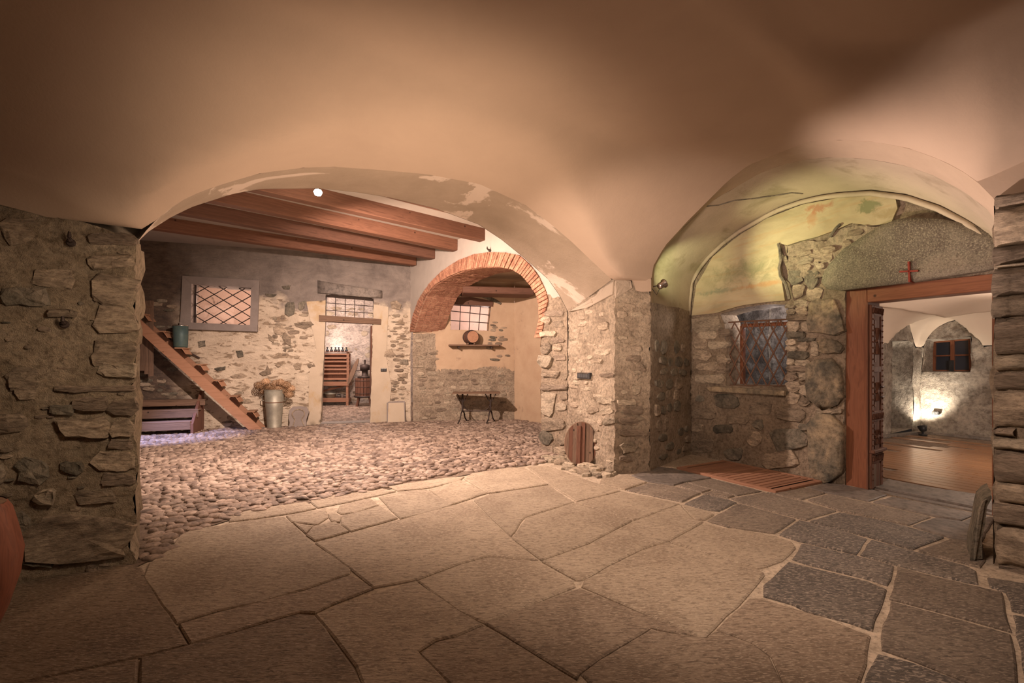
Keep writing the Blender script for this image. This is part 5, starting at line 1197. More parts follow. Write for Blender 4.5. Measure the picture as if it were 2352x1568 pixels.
mb = MB(); mb.bbox(-.01, W_+.02, -.06, 0, .42, .46, .008); obj('lower_cornice', mb, M['carved'], lf)
mb = MB(); mb.bbox(.0, W_, -.02, 0, z0, .28, .004); obj('kick_board', mb, M['old_wood_z'], lf)
for zz in (1.18, 1.06): mb = MB(); mb.tube([(W_-.1, -.03, zz), (W_-.1, -.045, zz), (W_-.03, -.045, zz)], .008, 6); obj('bolt', mb, M['iron'], lf)

# ---- floor grate before the window
gp = [fl(*D(740, 133)), fl(*D(1195, 76)), fl(*D(2110, 265)), fl(*D(1635, 350))]
gc = sum(gp, Vector())/4; gx = (gp[2]-gp[1]).normalized(); gr = thing('floor_grate', 'long slatted wooden grate set in the floor under the window', 'grate', (gc.x, gc.y, .0), atan2(gx.y, gx.x))
R_ = Matrix.Rotation(-atan2(gx.y, gx.x), 4, 'Z'); gl = [R_@(p-gc) for p in gp]
gx0 = (gl[0].x+gl[1].x)/2; gx1 = (gl[2].x+gl[3].x)/2; gy0 = (gl[0].y+gl[3].y)/2; gy1 = (gl[1].y+gl[2].y)/2
if gy0 > gy1: gy0, gy1 = gy1, gy0
for y0, y1 in ((gy0, gy0+.06), (gy1-.06, gy1)): mb = MB(); mb.bbox(gx0, gx1, y0, y1, -.02, .018, .004); obj('side_rail', mb, M['grate_wood'], gr)
mb = MB(); mb.box(gx0+.02, gx1-.02, gy0+.02, gy1-.02, -.02, -.004); obj('slat_shade', mb, M['black'], gr, label='black sheet for the shade under the slats')  # thin black sheet, stands in for the shade between the slats
nsl = 17; Lg = gx1-gx0
for k in range(nsl):
    x0 = gx0+.0+k*(Lg-.06)/(nsl-1) if k else gx0; wd = .07 if k not in (0, nsl-1) else .11
    if k == nsl-1: x0 = gx1-.11
    mb = MB(); mb.bbox(x0, x0+wd, gy0+.05, gy1-.05, -.01, .015, .004); obj('slat', mb, M['grate_wood'], gr)

# ---- stairs against the far wall
OFS = .52
PSt = Plane(PF.P(0, 0, OFS)[:2], PF.P(PF.L, 0, OFS)[:2])
b0 = PSt.st(604, 988); b1 = PSt.st(573, 990); t0_ = PSt.st(330, 740); t1_ = PSt.st(313, 768)
sx = b0[0]; sbx = b0[0]
st_ = on_plane('staircase', 'orange wooden staircase climbing left along the far wall', 'staircase', PSt, sx, 0, 0)
def L(p): return (p[0]-sx, p[1])
slope = (t0_[1]-.02)/(t0_[0]-b0[0])
xe = -4.6
zu = lambda x: .02+slope*x+.0; thk = abs((b0[0]-b1[0])*slope)
for y0 in (0, OFS-.10):
    mb = MB(); mb.prism([(0, .0), (b1[0]-sx, .0), (xe, zu(xe)-thk), (xe, zu(xe)), (-.02, .02)], y0, y0+.05); obj('stringer', mb, M['stair_wood'], st_)
nst = 14; rs_ = zu(xe)/nst
M['tread_wood'] = wood('brown_tread', (.22, .12, .07), (.36, .21, .13), 'X', .6)
for k in range(nst):
    zt_ = rs_*(k+1); xt = zt_/slope
    mb = MB(); mb.bbox(xt-.02, xt+.16, .05, OFS-.1, zt_+.045, zt_+.075, .005); obj('tread', mb, M['tread_wood'], st_)
    mb = MB(); mb.add([(xt+.13, .055, zt_+.045), (xt+.13, OFS-.1, zt_+.045), (xt+.20, OFS-.1, zt_-rs_*.2), (xt+.20, .055, zt_-rs_*.2), (xt+.115, .055, zt_+.045), (xt+.115, OFS-.1, zt_+.045), (xt+.185, OFS-.1, zt_-rs_*.2), (xt+.185, .055, zt_-rs_*.2)], [(0, 1, 2, 3), (4, 5, 6, 7), (0, 1, 5, 4), (1, 2, 6, 5), (2, 3, 7, 6), (3, 0, 4, 7)]); obj('riser', mb, M['stair_wood'], st_)
# thin handrail-like stick on the wall
s1, z1_ = PF.st(416, 798); s2, z2_ = PF.st(461, 822); hs = on_plane('handrail', 'thin dark rod fixed along the wall beside the stairs', 'rail', PF, s1, z1_, .06)
mb = MB(); mb.tube([(0, 0, 0), (s2-s1, 0, z2_-z1_)], .014, 8); obj('rod', mb, M['iron'], hs)
mb = MB(); mb.tube([(.03, 0, 0), (.03, .06, 0)], .01, 6); obj('bracket', mb, M['iron'], hs)
# tin bin standing on the stairs
sbn, zbn = PSt.st(398, 799, -.25); kb = min(range(nst), key=lambda k: abs(rs_*(k+1)/slope-(sbn-sx)))
zb_ = rs_*(kb+1)+.075; xb = rs_*(kb+1)/slope+sx+.03
pb = PSt.P(xb, zb_, -.25); hb = (799-748)/F*pb.y
bn = thing('tin_bin', 'blue green tin bin standing on an upper stair tread', 'bin', pb, 0)
r_ = .5*(413-383)/F*pb.y
mb = MB(); mb.lathe([(r_*.88, 0), (r_*.95, .03), (r_, hb*.5), (r_*1.02, hb), (r_*.97, hb), (r_*.93, .04)], 24); obj('bin_body', mb, M['bin'], bn, True)
mb = MB(); mb.lathe([(r_*1.02, hb-.015), (r_*1.06, hb-.008), (r_*1.02, hb+.004), (r_*.98, hb)], 24); obj('rim', mb, M['steel'], bn, True)
mb = MB(); mb.tube([(-r_*.9, 0, .2), (-r_*1.3, 0, .22), (-r_*1.5, 0, .12)], .012, 6); obj('handle', mb, M['rust'], bn)
# low wooden steps on the cobbles
p0 = fl(300, 1000); dS = PF.d
lo = thing('low_wooden_steps', 'low set of three weathered wooden steps at the edge of the left pier', 'steps', (fl(440, 998).x, fl(440, 998).y, 0), PF.rot)
for k, (za, zb, y) in enumerate(((.10, .25, 0), (.33, .47, .20), (.56, .66, .42))):
    xr = (-.02, .06, .12)[k]
    mb = MB(); mb.bbox(-1.9, xr, y, y+.045, za, zb, .008); obj('riser', mb, M['old_wood'], lo)
    mb = MB(); mb.bbox(-1.9, xr, y, y+.24, zb, zb+.03, .006); obj('tread', mb, M['old_wood'], lo)
mb = MB(); mb.prism([(0, 0), (.08, 0), (.10, .2), (.02, .2)], 0, .05)
for y0 in (0,):
    mb = MB(); vs_ = [(-.06, 0, 0), (-.06, .7, 0), (.12, .72, .86), (.12, .6, .86), (.0, 0, .22)]
    mb.add([(-.0+v[0]*.0-.02, v[1], v[2]) for v in vs_]+[(.03, v[1], v[2]) for v in vs_], [(0, 1, 2, 3, 4), (9, 8, 7, 6, 5)]+[(i, (i+1) % 5, (i+1) % 5+5, i+5) for i in range(5)]); obj('side_board', mb, M['carved'], lo)
    mb = MB(); mb.add([(-1.85, v[1], v[2]) for v in vs_]+[(-1.80, v[1], v[2]) for v in vs_], [(0, 1, 2, 3, 4), (9, 8, 7, 6, 5)]+[(i, (i+1) % 5, (i+1) % 5+5, i+5) for i in range(5)]); obj('side_board', mb, M['carved'], lo)
# boards leaning in the dark corner above the stairs
for i, (u0, v0, u1, v1, wd, lab) in enumerate(((322, 690, 326, 752, .16, 'widest grey board leaning in the dark corner above the stairs'), (334, 690, 337, 760, .09, 'pale narrow plank leaning next to the wide grey board'), (347, 690, 346, 765, .09, 'brown plank leaning nearest the window in the dark corner'))):
    sa, za = PF.st(u0, v0, .3); sb, zb = PF.st(u1, v1, .3); o = on_plane('leaning_plank', lab, 'plank', PF, sb, 0, .3, 'planks in the dark corner')
    mb = MB(); mb.bbox(-wd/2, wd/2, 0, .03, zb-.9, za, .004); obj('plank_body', mb, M['old_wood_z'], o)
    mb = MB(); mb.bbox(-wd/2+.01, wd/2-.01, -.012, 0, za-.15, za-.10, .003); obj('batten', mb, M['old_wood'], o)

# ---- zinc flower bucket
sq = PF.st(630, 900, .27)[0]; pb = PF.P(sq, 0, .27); hb = (981-893)/F*pb.y; rt = .5*(653-611)/F*pb.y; rb_ = .5*(646-616)/F*pb.y
bu = thing('flower_bucket', 'tall zinc bucket of dried hydrangeas at the foot of the stairs', 'bucket', pb, .2)
mb = MB(); mb.lathe([(rb_, 0), (rb_*1.03, .02), (rb_*.99, .03), (rb_+(rt-rb_)*.5, hb*.5), (rt, hb), (rt*.96, hb), (rb_*.96, .05)], 32); obj('bucket_body', mb, M['zinc'], bu, True)
mb = MB(); z_ = hb*.68; r__ = rb_+(rt-rb_)*.68; mb.lathe([(r__, z_-.012), (r__+.008, z_), (r__, z_+.012)], 32); obj('hoop', mb, M['rust'], bu, True)
mb = MB(); mb.lathe([(rt, hb-.012), (rt+.012, hb), (rt, hb+.01), (rt-.01, hb)], 32); obj('rim', mb, M['zinc'], bu, True)
for sx_ in (-1, 1): mb = MB(); mb.tube([(sx_*rt, 0, hb*.88), (sx_*(rt+.05), 0, hb*.84), (sx_*(rt+.05), 0, hb*.74), (sx_*rt*.97, 0, hb*.72)], .008, 6); obj('handle', mb, M['zinc'], bu)
def floret_head(r, seed):
    rn = random.Random(seed); mb = MB()
    for k in range(150):
        z = 1-2*(k+.5)/150; q = k*2.399963; rr = sqrt(1-z*z); p = Vector((rr*cos(q), rr*sin(q), z*.75))*r*rn.uniform(.85, 1.08)
        t = p.normalized(); a = t.orthogonal().normalized(); a.rotate(Matrix.Rotation(rn.uniform(0, 6), 3, t)); b_ = t.cross(a); s_ = r*.14
        c = p+t*s_*.3
        for j in range(4):
            q1 = j*pi/2; d1_ = a*cos(q1)+b_*sin(q1); d2_ = a*cos(q1+pi/4)+b_*sin(q1+pi/4); d3_ = a*cos(q1-pi/4)+b_*sin(q1-pi/4)
            mb.add([p, p+d3_*s_*.7+t*s_*.3, c+d1_*s_*1.1, p+d2_*s_*.7+t*s_*.3], [(0, 1, 2, 3)])
    return mb
pts_ = [(600, 880), (612, 872), (606, 893), (622, 884), (633, 876), (645, 873), (655, 880), (664, 888), (640, 888), (652, 893), (663, 902), (628, 893), (615, 890)]
for i, (u, v) in enumerate(pts_):
    hd = floret_head(.095 if i % 3 else .11, i); x = (u-630)/F*pb.y; z = hb+(893-v)/F*pb.y-.02
    o = obj('flower_head', hd, M['flower' if i % 3 else 'flower2'], bu); o.location = (x, .03*((i*7) % 5-2), z)
    mb = MB(); mb.tube([(x*.3, 0, hb*.7), (x*.7, 0, hb+(z-hb)*.4), (x, .03*((i*7) % 5-2), z-.04)], .005, 5); obj('stem', mb, M['old_wood'], bu)
# ---- carved stone trough piece leaning on the wall
pT = fl(688, 977); sT = PF.st(688, 977)[0]; k_ = pT.y/F
tr = on_plane('stone_basin', 'small carved stone basin stood on end beside the zinc bucket', 'stone basin', PF, sT, 0, .28)
oz = [(-.19, 0), (.17, 0), (.17, .18), (.225, .36), (.17, .46), (.05, .49), (-.12, .48), (-.20, .40), (-.20, .20), (-.18, .12)]
mb = MB(); mb.prism(oz, 0, .10, M=Matrix.Rotation(-.25, 4, 'X')); obj('basin_block', mb, M['surround'], tr)
hol = []
for q in range(13): hol.append((.0+.13*cos(pi*q/12), .31+.10*sin(pi*q/12)))
for (a, b) in zip(hol, hol[1:]): pass
mb = MB(); rim = [(x*1.0, z) for x, z in hol]+[(-.13, .25), (-.07, .18), (-.09, .02), (-.13, .02)]
for a_, b_ in zip([(.13, .02), (.07, .18), (.13, .28)]+hol, [(.07, .18), (.13, .28)]+hol+[(-.13, .28)]): mb.tube([(a_[0], -.004, a_[1]), (b_[0], -.004, b_[1])], .014, 6, M=Matrix.Rotation(-.25, 4, 'X'))
mb.tube([(-.13, -.004, .28), (-.07, -.004, .18), (-.11, -.004, .02)], .014, 6, M=Matrix.Rotation(-.25, 4, 'X')); obj('carved_rim', mb, M['mortar_light'], tr)
# ---- grey slab leaning right of the door
s0, z0 = PF.st(888, 966); s1 = PF.st(930, 966)[0]; h_ = (966-917)/F*11.7
sb = on_plane('stone_slab', 'square grey green stone slab leaning on the wall right of the far doorway', 'slab', PF, s0, 0, .14)
mb = MB(); mb.prism([(.0, 0), (s1-s0, 0), (s1-s0, h_*.98), (s1-s0-.06, h_), (.05, h_*.99), (0, h_*.93)], 0, .05, M=Matrix.Rotation(-.15, 4, 'X')); obj('slab_body', mb, M['surround'], sb)
mb = MB(); mb.prism([(.02, .02), (s1-s0-.02, .02), (s1-s0-.03, h_*.93), (.04, h_*.93)], -.008, .0, M=Matrix.Rotation(-.15, 4, 'X')); obj('dressed_face', mb, M['render'], sb)
# ---- sockets
def socket(pl, u0, v0, u1, v1, lab, off=0, n=3):
    s0, z1 = pl.st(u0, v0, off); s1, z0 = pl.st(u1, v1, off); o = on_plane('wall_socket', lab, 'socket', pl, s0, z0, off)
    W2, H2_ = s1-s0, z1-z0; mb = MB(); mb.bbox(0, W2, -.02, .03, 0, H2_, .006); obj('cover', mb, M['black'], o)
    for k in range(n): mb = MB(); mb.bbox(W2*.1+k*W2*.8/n+.004, W2*.1+(k+1)*W2*.8/n-.004, -.026, -.01, H2_*.2, H2_*.8, .003); obj('module', mb, M['panel'], o)
    mb = MB(); mb.box(W2*.04, W2*.96, -.024, -.018, H2_*.88, H2_*.95); obj('trim_strip', mb, M['steel'], o)
    return o
socket(PF, 874.5, 845, 888, 853, 'small black wall socket right of the far doorway', .03, 2)
socket(PJ, 1328, 855, 1355.5, 870.5, 'black switch and socket plate on the pale pier', .03, 4)
socket(PH2, 2141, 944, 2157, 952.5, 'black socket in the room beyond, right of the floor lamp', .05, 2)
# ---- hooks
def hook(pl, u, v0, v1, lab):
    s, z1 = pl.st(u, v0, .04); z0 = pl.st(u, v1, .04)[1]; o = on_plane('iron_hook', lab, 'hook', pl, s, z0, .03)
    h = z1-z0; mb = MB(); mb.tube([(0, 0, h*.4), (0, -.035, h*.45), (0, -.05, h*.6), (0, -.05, h)], [.016, .016, .013, .007], 8); obj('shank', mb, M['iron'], o)
    mb = MB(); mb.lathe([(.026, -.012), (.028, 0), (.02, .012)], 10, M=Matrix.Translation((0, .0, h*.3))@Matrix.Rotation(pi/2, 4, 'X')); obj('wall_plate', mb, M['iron'], o)
hook(PV, 162, 535, 566, 'upper iron hook near the top of the left pier'); hook(PV, 147, 727, 752, 'lower iron hook under a flat stone on the left pier'); hook(PA, 1123, 567, 578, 'tiny hook above the crown of the brick arch')
# ---- shelf and barrel in the alcove
sa, zs_ = PAL.st(1030, 792); sb_ = PAL.st(1148, 797)[0]
sh = on_plane('wall_shelf', 'thin brown plank shelf below the alcove window', 'shelf', PAL, sa, zs_-.03, 0)
mb = MB(); mb.bbox(0, sb_-sa, -.26, .02, 0, .035, .005); obj('shelf_board', mb, M['old_wood'], sh)
for x in (.25, sb_-sa-.25): mb = MB(); mb.box(x-.015, x+.015, -.2, .02, -.06, 0); obj('bracket', mb, M['iron'], sh)
sc_, zc_ = PAL.st(1077, 775); rB = .5*(788-757)/F*11.9
br = on_plane('small_barrel', 'little dark wine barrel lying on the alcove shelf', 'barrel', PAL, sc_+.03, zs_+.005, .16)
LB = .34; Mb_ = Matrix.Translation((0, 0, rB+.02))@Matrix.Rotation(radians(90), 4, 'X')@Matrix.Rotation(radians(14), 4, 'Y')
nsv = 12
for k in range(nsv):
    mb = MB(); q0, q1 = 2*pi*k/nsv+.015, 2*pi*(k+1)/nsv-.015; rows = []
    for z in (-.5, -.25, 0, .25, .5):
        r = rB*(1-.6*z*z*.9); rows.append([(r*cos(q), r*sin(q), z*LB) for q in (q0, (q0+q1)/2, q1)])
    k0 = len(mb.v)
    for r in rows:
        for p in r: mb.v.append(Mb_@Vector(p))
    for i in range(4):
        for j in range(2): mb.f.append([i*3+j, i*3+j+1, i*3+j+4, i*3+j+3]); mb.m.append(0)
    obj('stave', mb, M['carved'], br, True)
for z in (-.44, -.25, .25, .44):
    r = rB*(1-.54*z*z)+.006; mb = MB(); mb.lathe([(r, z*LB-.012), (r+.004, z*LB), (r, z*LB+.012)], 24, M=Mb_); obj('hoop', mb, M['iron'], br, True)
for z in (-.47, .47): mb = MB(); mb.lathe([(0, z*LB), (rB*.86, z*LB), (rB*.86, z*LB+.008)], 20, M=Mb_); obj('head', mb, M['stair_wood'], br)
for x in (-.1, .1): mb = MB(); mb.bbox(x*.8-.02, x*.8+.02, -.14, .14, 0, .035, .004); obj('cradle', mb, M['old_wood'], br)
# ---- alcove table
tp = fl(1095, 971); tzz = .76
tb_ = thing('iron_table', 'old rectangular table on curved iron legs inside the brick arch', 'table', (tp.x, tp.y-.05, 0), radians(3))
hw = .5*(1150-1042)/F*tp.y; mb = MB(); mb.bbox(-hw, hw, -.28, .28, tzz-.03, tzz, .006); obj('table_top', mb, M['old_wood'], tb_)
for x in (-.34, .34):
    mb = MB(); mb.tube([(x, 0, tzz-.03), (x, 0, .30)], .022, 10); obj('post', mb, M['iron'], tb_)
    for sg_ in (-1, 1):
        mb = MB(); mb.tube([(x, 0, .32), (x+sg_*.03, sg_*.10, .25), (x+sg_*.05, sg_*.16, .12), (x+sg_*.10, sg_*.25, .02)], [.02, .018, .016, .018], 8); obj('foot', mb, M['iron'], tb_)
        mb = MB(); mb.tube([(x, 0, .5), (x+sg_*.06, 0, .58), (x+sg_*.12, 0, .70), (x+sg_*.13, 0, tzz-.03)], .011, 8); obj('brace', mb, M['iron'], tb_)
mb = MB(); mb.tube([(-.34, 0, .30), (.34, 0, .30)], .014, 8); obj('stretcher', mb, M['iron'], tb_)
for q in (-1, 1): mb = MB(); mb.tube([(q*.34, 0, .48), (q*.28, 0, .36), (q*.2, 0, .31)], .01, 8); obj('scroll', mb, M['iron'], tb_)
# ---- round lid leaning on the pier
sc_, zc_ = PJ.st(1340, 1007, .12); rz_ = .5*(1056-958)/F*6.75; 
tdx = Vector((1, -.55)).normalized()
li = thing('barrel_lid', 'round dark wooden barrel head leaning against the pale pier', 'barrel lid', (PJ.P(sc_, 0, .17).x, PJ.P(sc_, 0, .17).y, 0), atan2(-.40, 1))
rx = .5*(1374-1305)/F*6.75*1.10; Ml = Matrix.Translation((0, 0, 0))@Matrix.Rotation(-.12, 4, 'X'); npl = 8
random.seed(3)
for k in range(npl):
    x0 = -rx+2*rx*k/npl; x1 = x0+2*rx/npl; lift = .012 if k in (2, 4, 6) else 0
    poly = [(x, rz_+rz_*sqrt(max(0, 1-(x/rx)**2))) for x in (x0+.002, (x0+x1)/2, x1-.002)]+[(x, rz_-rz_*sqrt(max(0, 1-(x/rx)**2))) for x in (x1-.002, (x0+x1)/2, x0+.002)]
    mb = MB(); mb.prism(poly, -lift, .035, M=Ml); o = obj('board', mb, M['carved' if k % 3 == 1 else 'old_wood_z'], li)
mb = MB(); ring = [(rx*1.01*cos(2*pi*q/40), .02, rz_+rz_*1.01*sin(2*pi*q/40)) for q in range(41)]; mb.tube(ring, .012, 6, M=Ml, cap=False); obj('rim', mb, M['old_wood'], li)
mb = MB(); mb.bbox(-.06, .0, -.03, .0, .02, 2*rz_-.05, .004, M=Ml); obj('batten', mb, M['carved'], li)
# ---- small floodlight on the arch
s_, z_ = PS.st(1516, 655, .10); p_ = PS.P(s_, z_, .12)
sl_ = thing('arch_spotlight', 'small chrome spotlight fixed at the springing of the right arch', 'spotlight', p_, 0)
dr = Vector((.75, .25, .45)).normalized(); Md = dr.to_track_quat('Z', 'Y').to_matrix().to_4x4()
mb = MB(); mb.lathe([(.0, -.055), (.035, -.05), (.045, -.03), (.045, .03), (.062, .045), (.062, .06), (.05, .06), (.045, .04)], 20, M=Md); obj('housing', mb, M['steel'], sl_, True)
mb = MB(); mb.lathe([(0, .044), (.044, .045), (0, .046)], 16, M=Md); obj('lens', mb, M['lens'], sl_)
mb = MB(); mb.tube([(-.09, .06, -.01), (-.03, 0, 0)], .008, 6); obj('arm', mb, M['iron'], sl_)
mb = MB(); mb.tube([(-.11, .05, -.04), (-.06, .02, -.13), (-.02, 0, -.04)], .005, 6); obj('cable', mb, M['black'], sl_)
light('arch_spot_light', 'SPOT', p_+dr*.09, 150, (1, .93, .5), .03, PD.P(*PD.st(1900, 535)), 72, 1)
light('arch_spot_spill', 'SPOT', p_+dr*.10, 26, (.97, .98, .5), .03, PS.P(*PS.st(1572, 600)), 80, 1)
# ---- court lamp
cl_ = thing('ceiling_lamp', 'bright halogen lamp hanging under the beams of the court', 'lamp', (LAMP[0], LAMP[1], ZB), 0)
mb = MB(); mb.lathe([(.03, 0), (.035, -.02), (.03, -.03)], 16); obj('rose', mb, M['iron'], cl_, True)
mb = MB(); mb.tube([(0, 0, 0), (0, 0, -.08)], .006, 6); obj('stem', mb, M['iron'], cl_)
mb = MB(); mb.lathe([(0, -.06), (.04, -.075), (.055, -.10), (.04, -.14), (0, -.155)], 16); bulb = obj('bulb', mb, M['lamp'], cl_, True)
bulb.visible_shadow = True
# ---- leaning slate against the right pier
pz = fl(2246, 1288); lo_ = thing('leaning_slate', 'rough dark slate slab leaning against the foot of the right pier', 'slab', pz, 0)
sp_ = PU.d; mb = MB(); rn = random.Random(4); kz = pz.y/F
le = [(2228, 1288), (2230, 1262), (2236, 1225), (2243, 1185), (2252, 1155), (2262, 1142), (2278, 1136), (2279, 1146), (2266, 1165), (2262, 1200), (2256, 1240), (2256, 1284)]
pp = [((u-2246)*kz, (1288-v)*kz) for u, v in le]
n_ = len(pp)
for y in (0, .10, .22, .32):
    for x, z in pp: mb.v.append(Vector((x+y*.9+rn.uniform(-.006, .006), y, max(0, z+rn.uniform(-.006, .006)))))
for r in range(3):
    for i in range(n_): mb.f.append([r*n_+i, r*n_+(i+1) % n_, (r+1)*n_+(i+1) % n_, (r+1)*n_+i])
mb.f.append(list(range(n_))); mb.f.append([3*n_+i for i in range(n_)]); mb.m = [0]*len(mb.f)
obj('slate_body', mb, M['stone_dark'], lo_)
mb = MB(); mb.prism([(x*.55+.0, z*.92+.01) for x, z in pp[:7]]+[(pp[6][0]*.55-.015, pp[6][1]*.9)], -.012, 0); obj('split_layer', mb, M['stone_dark'], lo_)
# ---- red wooden log at the left edge
pl_ = Vector((-2.97, 2.42, 0)); lg = thing('wooden_log', 'reddish upright tree trunk stump cut off by the left edge of the picture', 'log', pl_, 0)
mb = MB(); nseg = 28
prof = [(.22, 0), (.26, .10), (.305, .28), (.315, .42), (.29, .56), (.27, .66), (.25, .70)]
k0 = 0
for r, z in prof:
    for q in range(nseg):
        a = 2*pi*q/nseg; rr = r*(1+.05*sin(a*7)+.03*sin(a*13+z*5)+.02*noise.noise(Vector((cos(a)*4, sin(a)*4, z*6)))); mb.v.append(Vector((rr*cos(a), rr*sin(a), z)))
for i in range(len(prof)-1):
    for q in range(nseg): mb.f.append([i*nseg+q, i*nseg+(q+1) % nseg, (i+1)*nseg+(q+1) % nseg, (i+1)*nseg+q])
mb.f.append(list(range(nseg))); mb.m = [0]*len(mb.f); obj('trunk', mb, M['log'], lg, True)
mb = MB(); mb.lathe([(0, .705), (.22, .705), (.25, .70), (.25, .69)], nseg, jit=.03); obj('cut_top', mb, M['old_wood'], lg)
# ---- hall floor spotlight
pf = PH2.P(.16, 0, .38); fs = thing('floor_spotlight', 'small black floor spotlight washing the far corner of the room beyond', 'spotlight', pf, 0)
light('hall_floor_spot', 'SPOT', pf+Vector((0, 0, .22)), 130, (1, .86, .68), .04, PH2.P(.05, .8, .02), 110, .9)
mb = MB(); mb.lathe([(.07, 0), (.07, .02), (.02, .03), (.02, .07)], 16); obj('base', mb, M['black'], fs, True)
mb = MB(); Mh = Matrix.Translation((0, 0, .13))@Matrix.Rotation(-.35, 4, 'X'); mb.lathe([(.045, -.05), (.06, -.03), (.08, .06), (.07, .06), (.05, -.02)], 16, M=Mh); obj('head', mb, M['black'], fs, True)
mb = MB(); mb.lathe([(0, .05), (.068, .05), (0, .052)], 16, M=Mh); obj('lens', mb, M['lens'], fs)
# ---- cellar rack with little bottles
s0 = PF.st(738, 900)[0]
def kl(u, v, y): return ((u-CX)/F*y, y, EYE+(HY-v)/F*y)
yr = 16.3; xl = kl(700, 0, yr)[0]; xr_ = kl(802, 0, yr)[0]
rk = thing('bottle_rack', 'tall brown rack of narrow shelves in the cellar beyond the far door', 'rack', (xr_, yr, 0), PF.rot*0+.12)
W_r = xr_-xl; zv = lambda v: EYE+(HY-v)/F*yr
for x in (-W_r, -.09): mb = MB(); mb.bbox(x, x+.08, 0, .08, 0, zv(809), .006); obj('post', mb, M['grate_wood'], rk)
for v in (811, 820, 828, 838, 846, 856, 868): mb = MB(); mb.bbox(-W_r, 0, .0, .2, zv(v)-.06, zv(v), .005); obj('shelf', mb, M['grate_wood'], rk)
mb = MB(); mb.bbox(-W_r, .02, .1, .14, zv(868), zv(812), .004); obj('back_board', mb, M['carved'], rk)
mb = MB(); mb.bbox(-W_r, .05, -.25, .2, zv(881)-.06, zv(876), .006); obj('bench_board', mb, M['grate_wood'], rk)
mb = MB(); mb.bbox(-W_r, .03, -.2, .2, zv(918)-.06, zv(913), .006); obj('lower_shelf', mb, M['grate_wood'], rk)
mb = MB(); mb.bbox(-.06, .02, -.22, -.14, 0, zv(881), .005); obj('leg', mb, M['grate_wood'], rk)
mb = MB(); mb.tube([(-.9, .0, zv(898)), (-.1, .0, zv(884))], .035, 4); obj('brace', mb, M['grate_wood'], rk)
mb = MB(); mb.bbox(-W_r-.05, .06, -.06, .25, zv(809), zv(809)+.03, .005); obj('top_board', mb, M['carved'], rk)
bts = []
for i in range(7):
    u = 743+i*9.0-(i > 3)*.5*i; x = (u-802)/F*yr; o = thing('small_bottle', 'small dark bottle on the rack top, %s' % ('leftmost of the row, half behind the door jamb', 'second from the left', 'third from the left', 'in the middle of the row', 'third from the right', 'second from the right', 'rightmost, above the rack post')[i], 'bottle', (xr_+x*cos(.12), yr+.08+x*sin(.12), zv(809)+.03), 0, 'bottles on top of the cellar rack')
    if i == 0:
        mb = MB(); mb.lathe([(.045, 0), (.05, .02), (.05, .06), (.02, .085), (.017, .12)], 12); body_ = obj('bottle_body', mb, M['black'], o, True)
        mb = MB(); mb.lathe([(.03, .12), (.03, .15), (.012, .155)], 10); obj('stopper', mb, M['black'], body_, True); src = o
    else:
        for ch in [c for c in COL.objects if c.parent == src]:
            copy_tree(ch, o)
light('rack_light', 'POINT', (xr_-.55, yr+.30, zv(809)+.25), 9, (1, .86, .78), .04)
bo = thing('metal_tub', 'round grey metal tub on the lower shelf of the cellar rack', 'tub', (xr_+(762-802)/F*yr, yr-.08, zv(913)), 0)
mb = MB(); mb.lathe([(.14, 0), (.17, .12), (.20, .17), (.185, .17), (.15, .03)], 20); obj('tub_body', mb, M['zinc'], bo, True)
mb = MB(); mb.tube([(-.18, 0, .13), (-.25, 0, .12), (-.25, 0, .07), (-.16, 0, .06)], .012, 6); obj('handle', mb, M['iron'], bo)
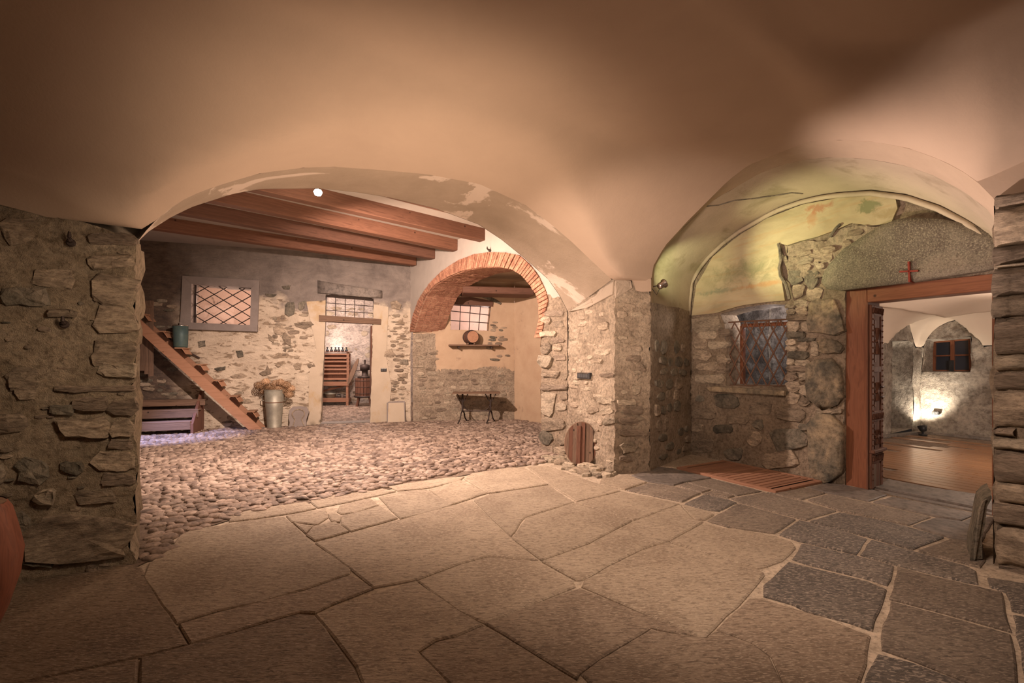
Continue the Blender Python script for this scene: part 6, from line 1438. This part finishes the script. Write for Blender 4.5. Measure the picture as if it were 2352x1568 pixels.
for x, lab in ((.34, 'dark little flatiron on the cellar rack, left of its twin'), (.12, 'dark little flatiron by the rack post in the cellar')):
    o = thing('flatiron', lab, 'flatiron', (xr_-x, yr-.05, zv(913)), .1, 'flatirons on the rack'); mb = MB(); mb.prism([(-.08, 0), (.07, 0), (.07, .05), (-.06, .05)], -.05, .05); obj('sole', mb, M['iron'], o)
    mb = MB(); mb.tube([(-.05, 0, .05), (-.05, 0, .11), (.05, 0, .12), (.05, 0, .05)], .012, 6); obj('grip', mb, M['black'], o)
# wine press
yp = 16.0; xp = kl(838, 0, yp)[0]; zp = lambda v: EYE+(HY-v)/F*yp
wp = thing('wine_press', 'dark wooden wine press standing behind the open cellar door', 'wine press', (xp, yp, 0), 0)
rp_ = .30
for k in range(18):
    q = 2*pi*k/18; mb = MB(); mb.bbox(-.047, .047, -.012, .012, zp(909), zp(868), .004, M=Matrix.Rotation(q, 4, 'Z')@Matrix.Translation((0, -rp_, 0))); obj('slat', mb, M['carved'], wp)
for v in (874, 888, 903): mb = MB(); mb.lathe([(rp_+.012, zp(v)-.015), (rp_+.022, zp(v)), (rp_+.012, zp(v)+.015)], 24); obj('hoop', mb, M['iron'], wp, True)
mb = MB(); mb.lathe([(.34, zp(912)), (.36, zp(911)), (.36, zp(908)), (0, zp(908))], 24); obj('basin', mb, M['iron'], wp, True)
for q in (.5, 2.6, 4.2, 5.6): mb = MB(); mb.tube([(.27*cos(q), .27*sin(q), zp(911)), (.36*cos(q), .36*sin(q), 0)], .04, 6); obj('leg', mb, M['carved'], wp)
mb = MB(); mb.tube([(0, 0, zp(908)), (0, 0, zp(826))], .03, 8); obj('screw', mb, M['iron'], wp)
mb = MB(); mb.lathe([(.24, zp(868)), (.24, zp(864)), (.1, zp(862)), (.1, zp(850)), (.16, zp(849)), (.16, zp(838)), (.07, zp(836))], 16); obj('press_head', mb, M['iron'], wp, True)
mb = MB(); mb.tube([(0, -.03, zp(851)), (-.34, -.05, zp(850))], .02, 6); obj('lever', mb, M['iron'], wp)
mb = MB(); pd_ = []
for q in range(16): pd_.append((.075*cos(2*pi*q/16), .48*sin(2*pi*q/16)))
mb.prism(pd_, -.02, .02, M=Matrix.Translation((-.38, -.05, zp(853)))@Matrix.Rotation(.38, 4, 'Y')); obj('hanging_paddle', mb, M['old_wood_z'], wp)
bpy.context.view_layer.update()
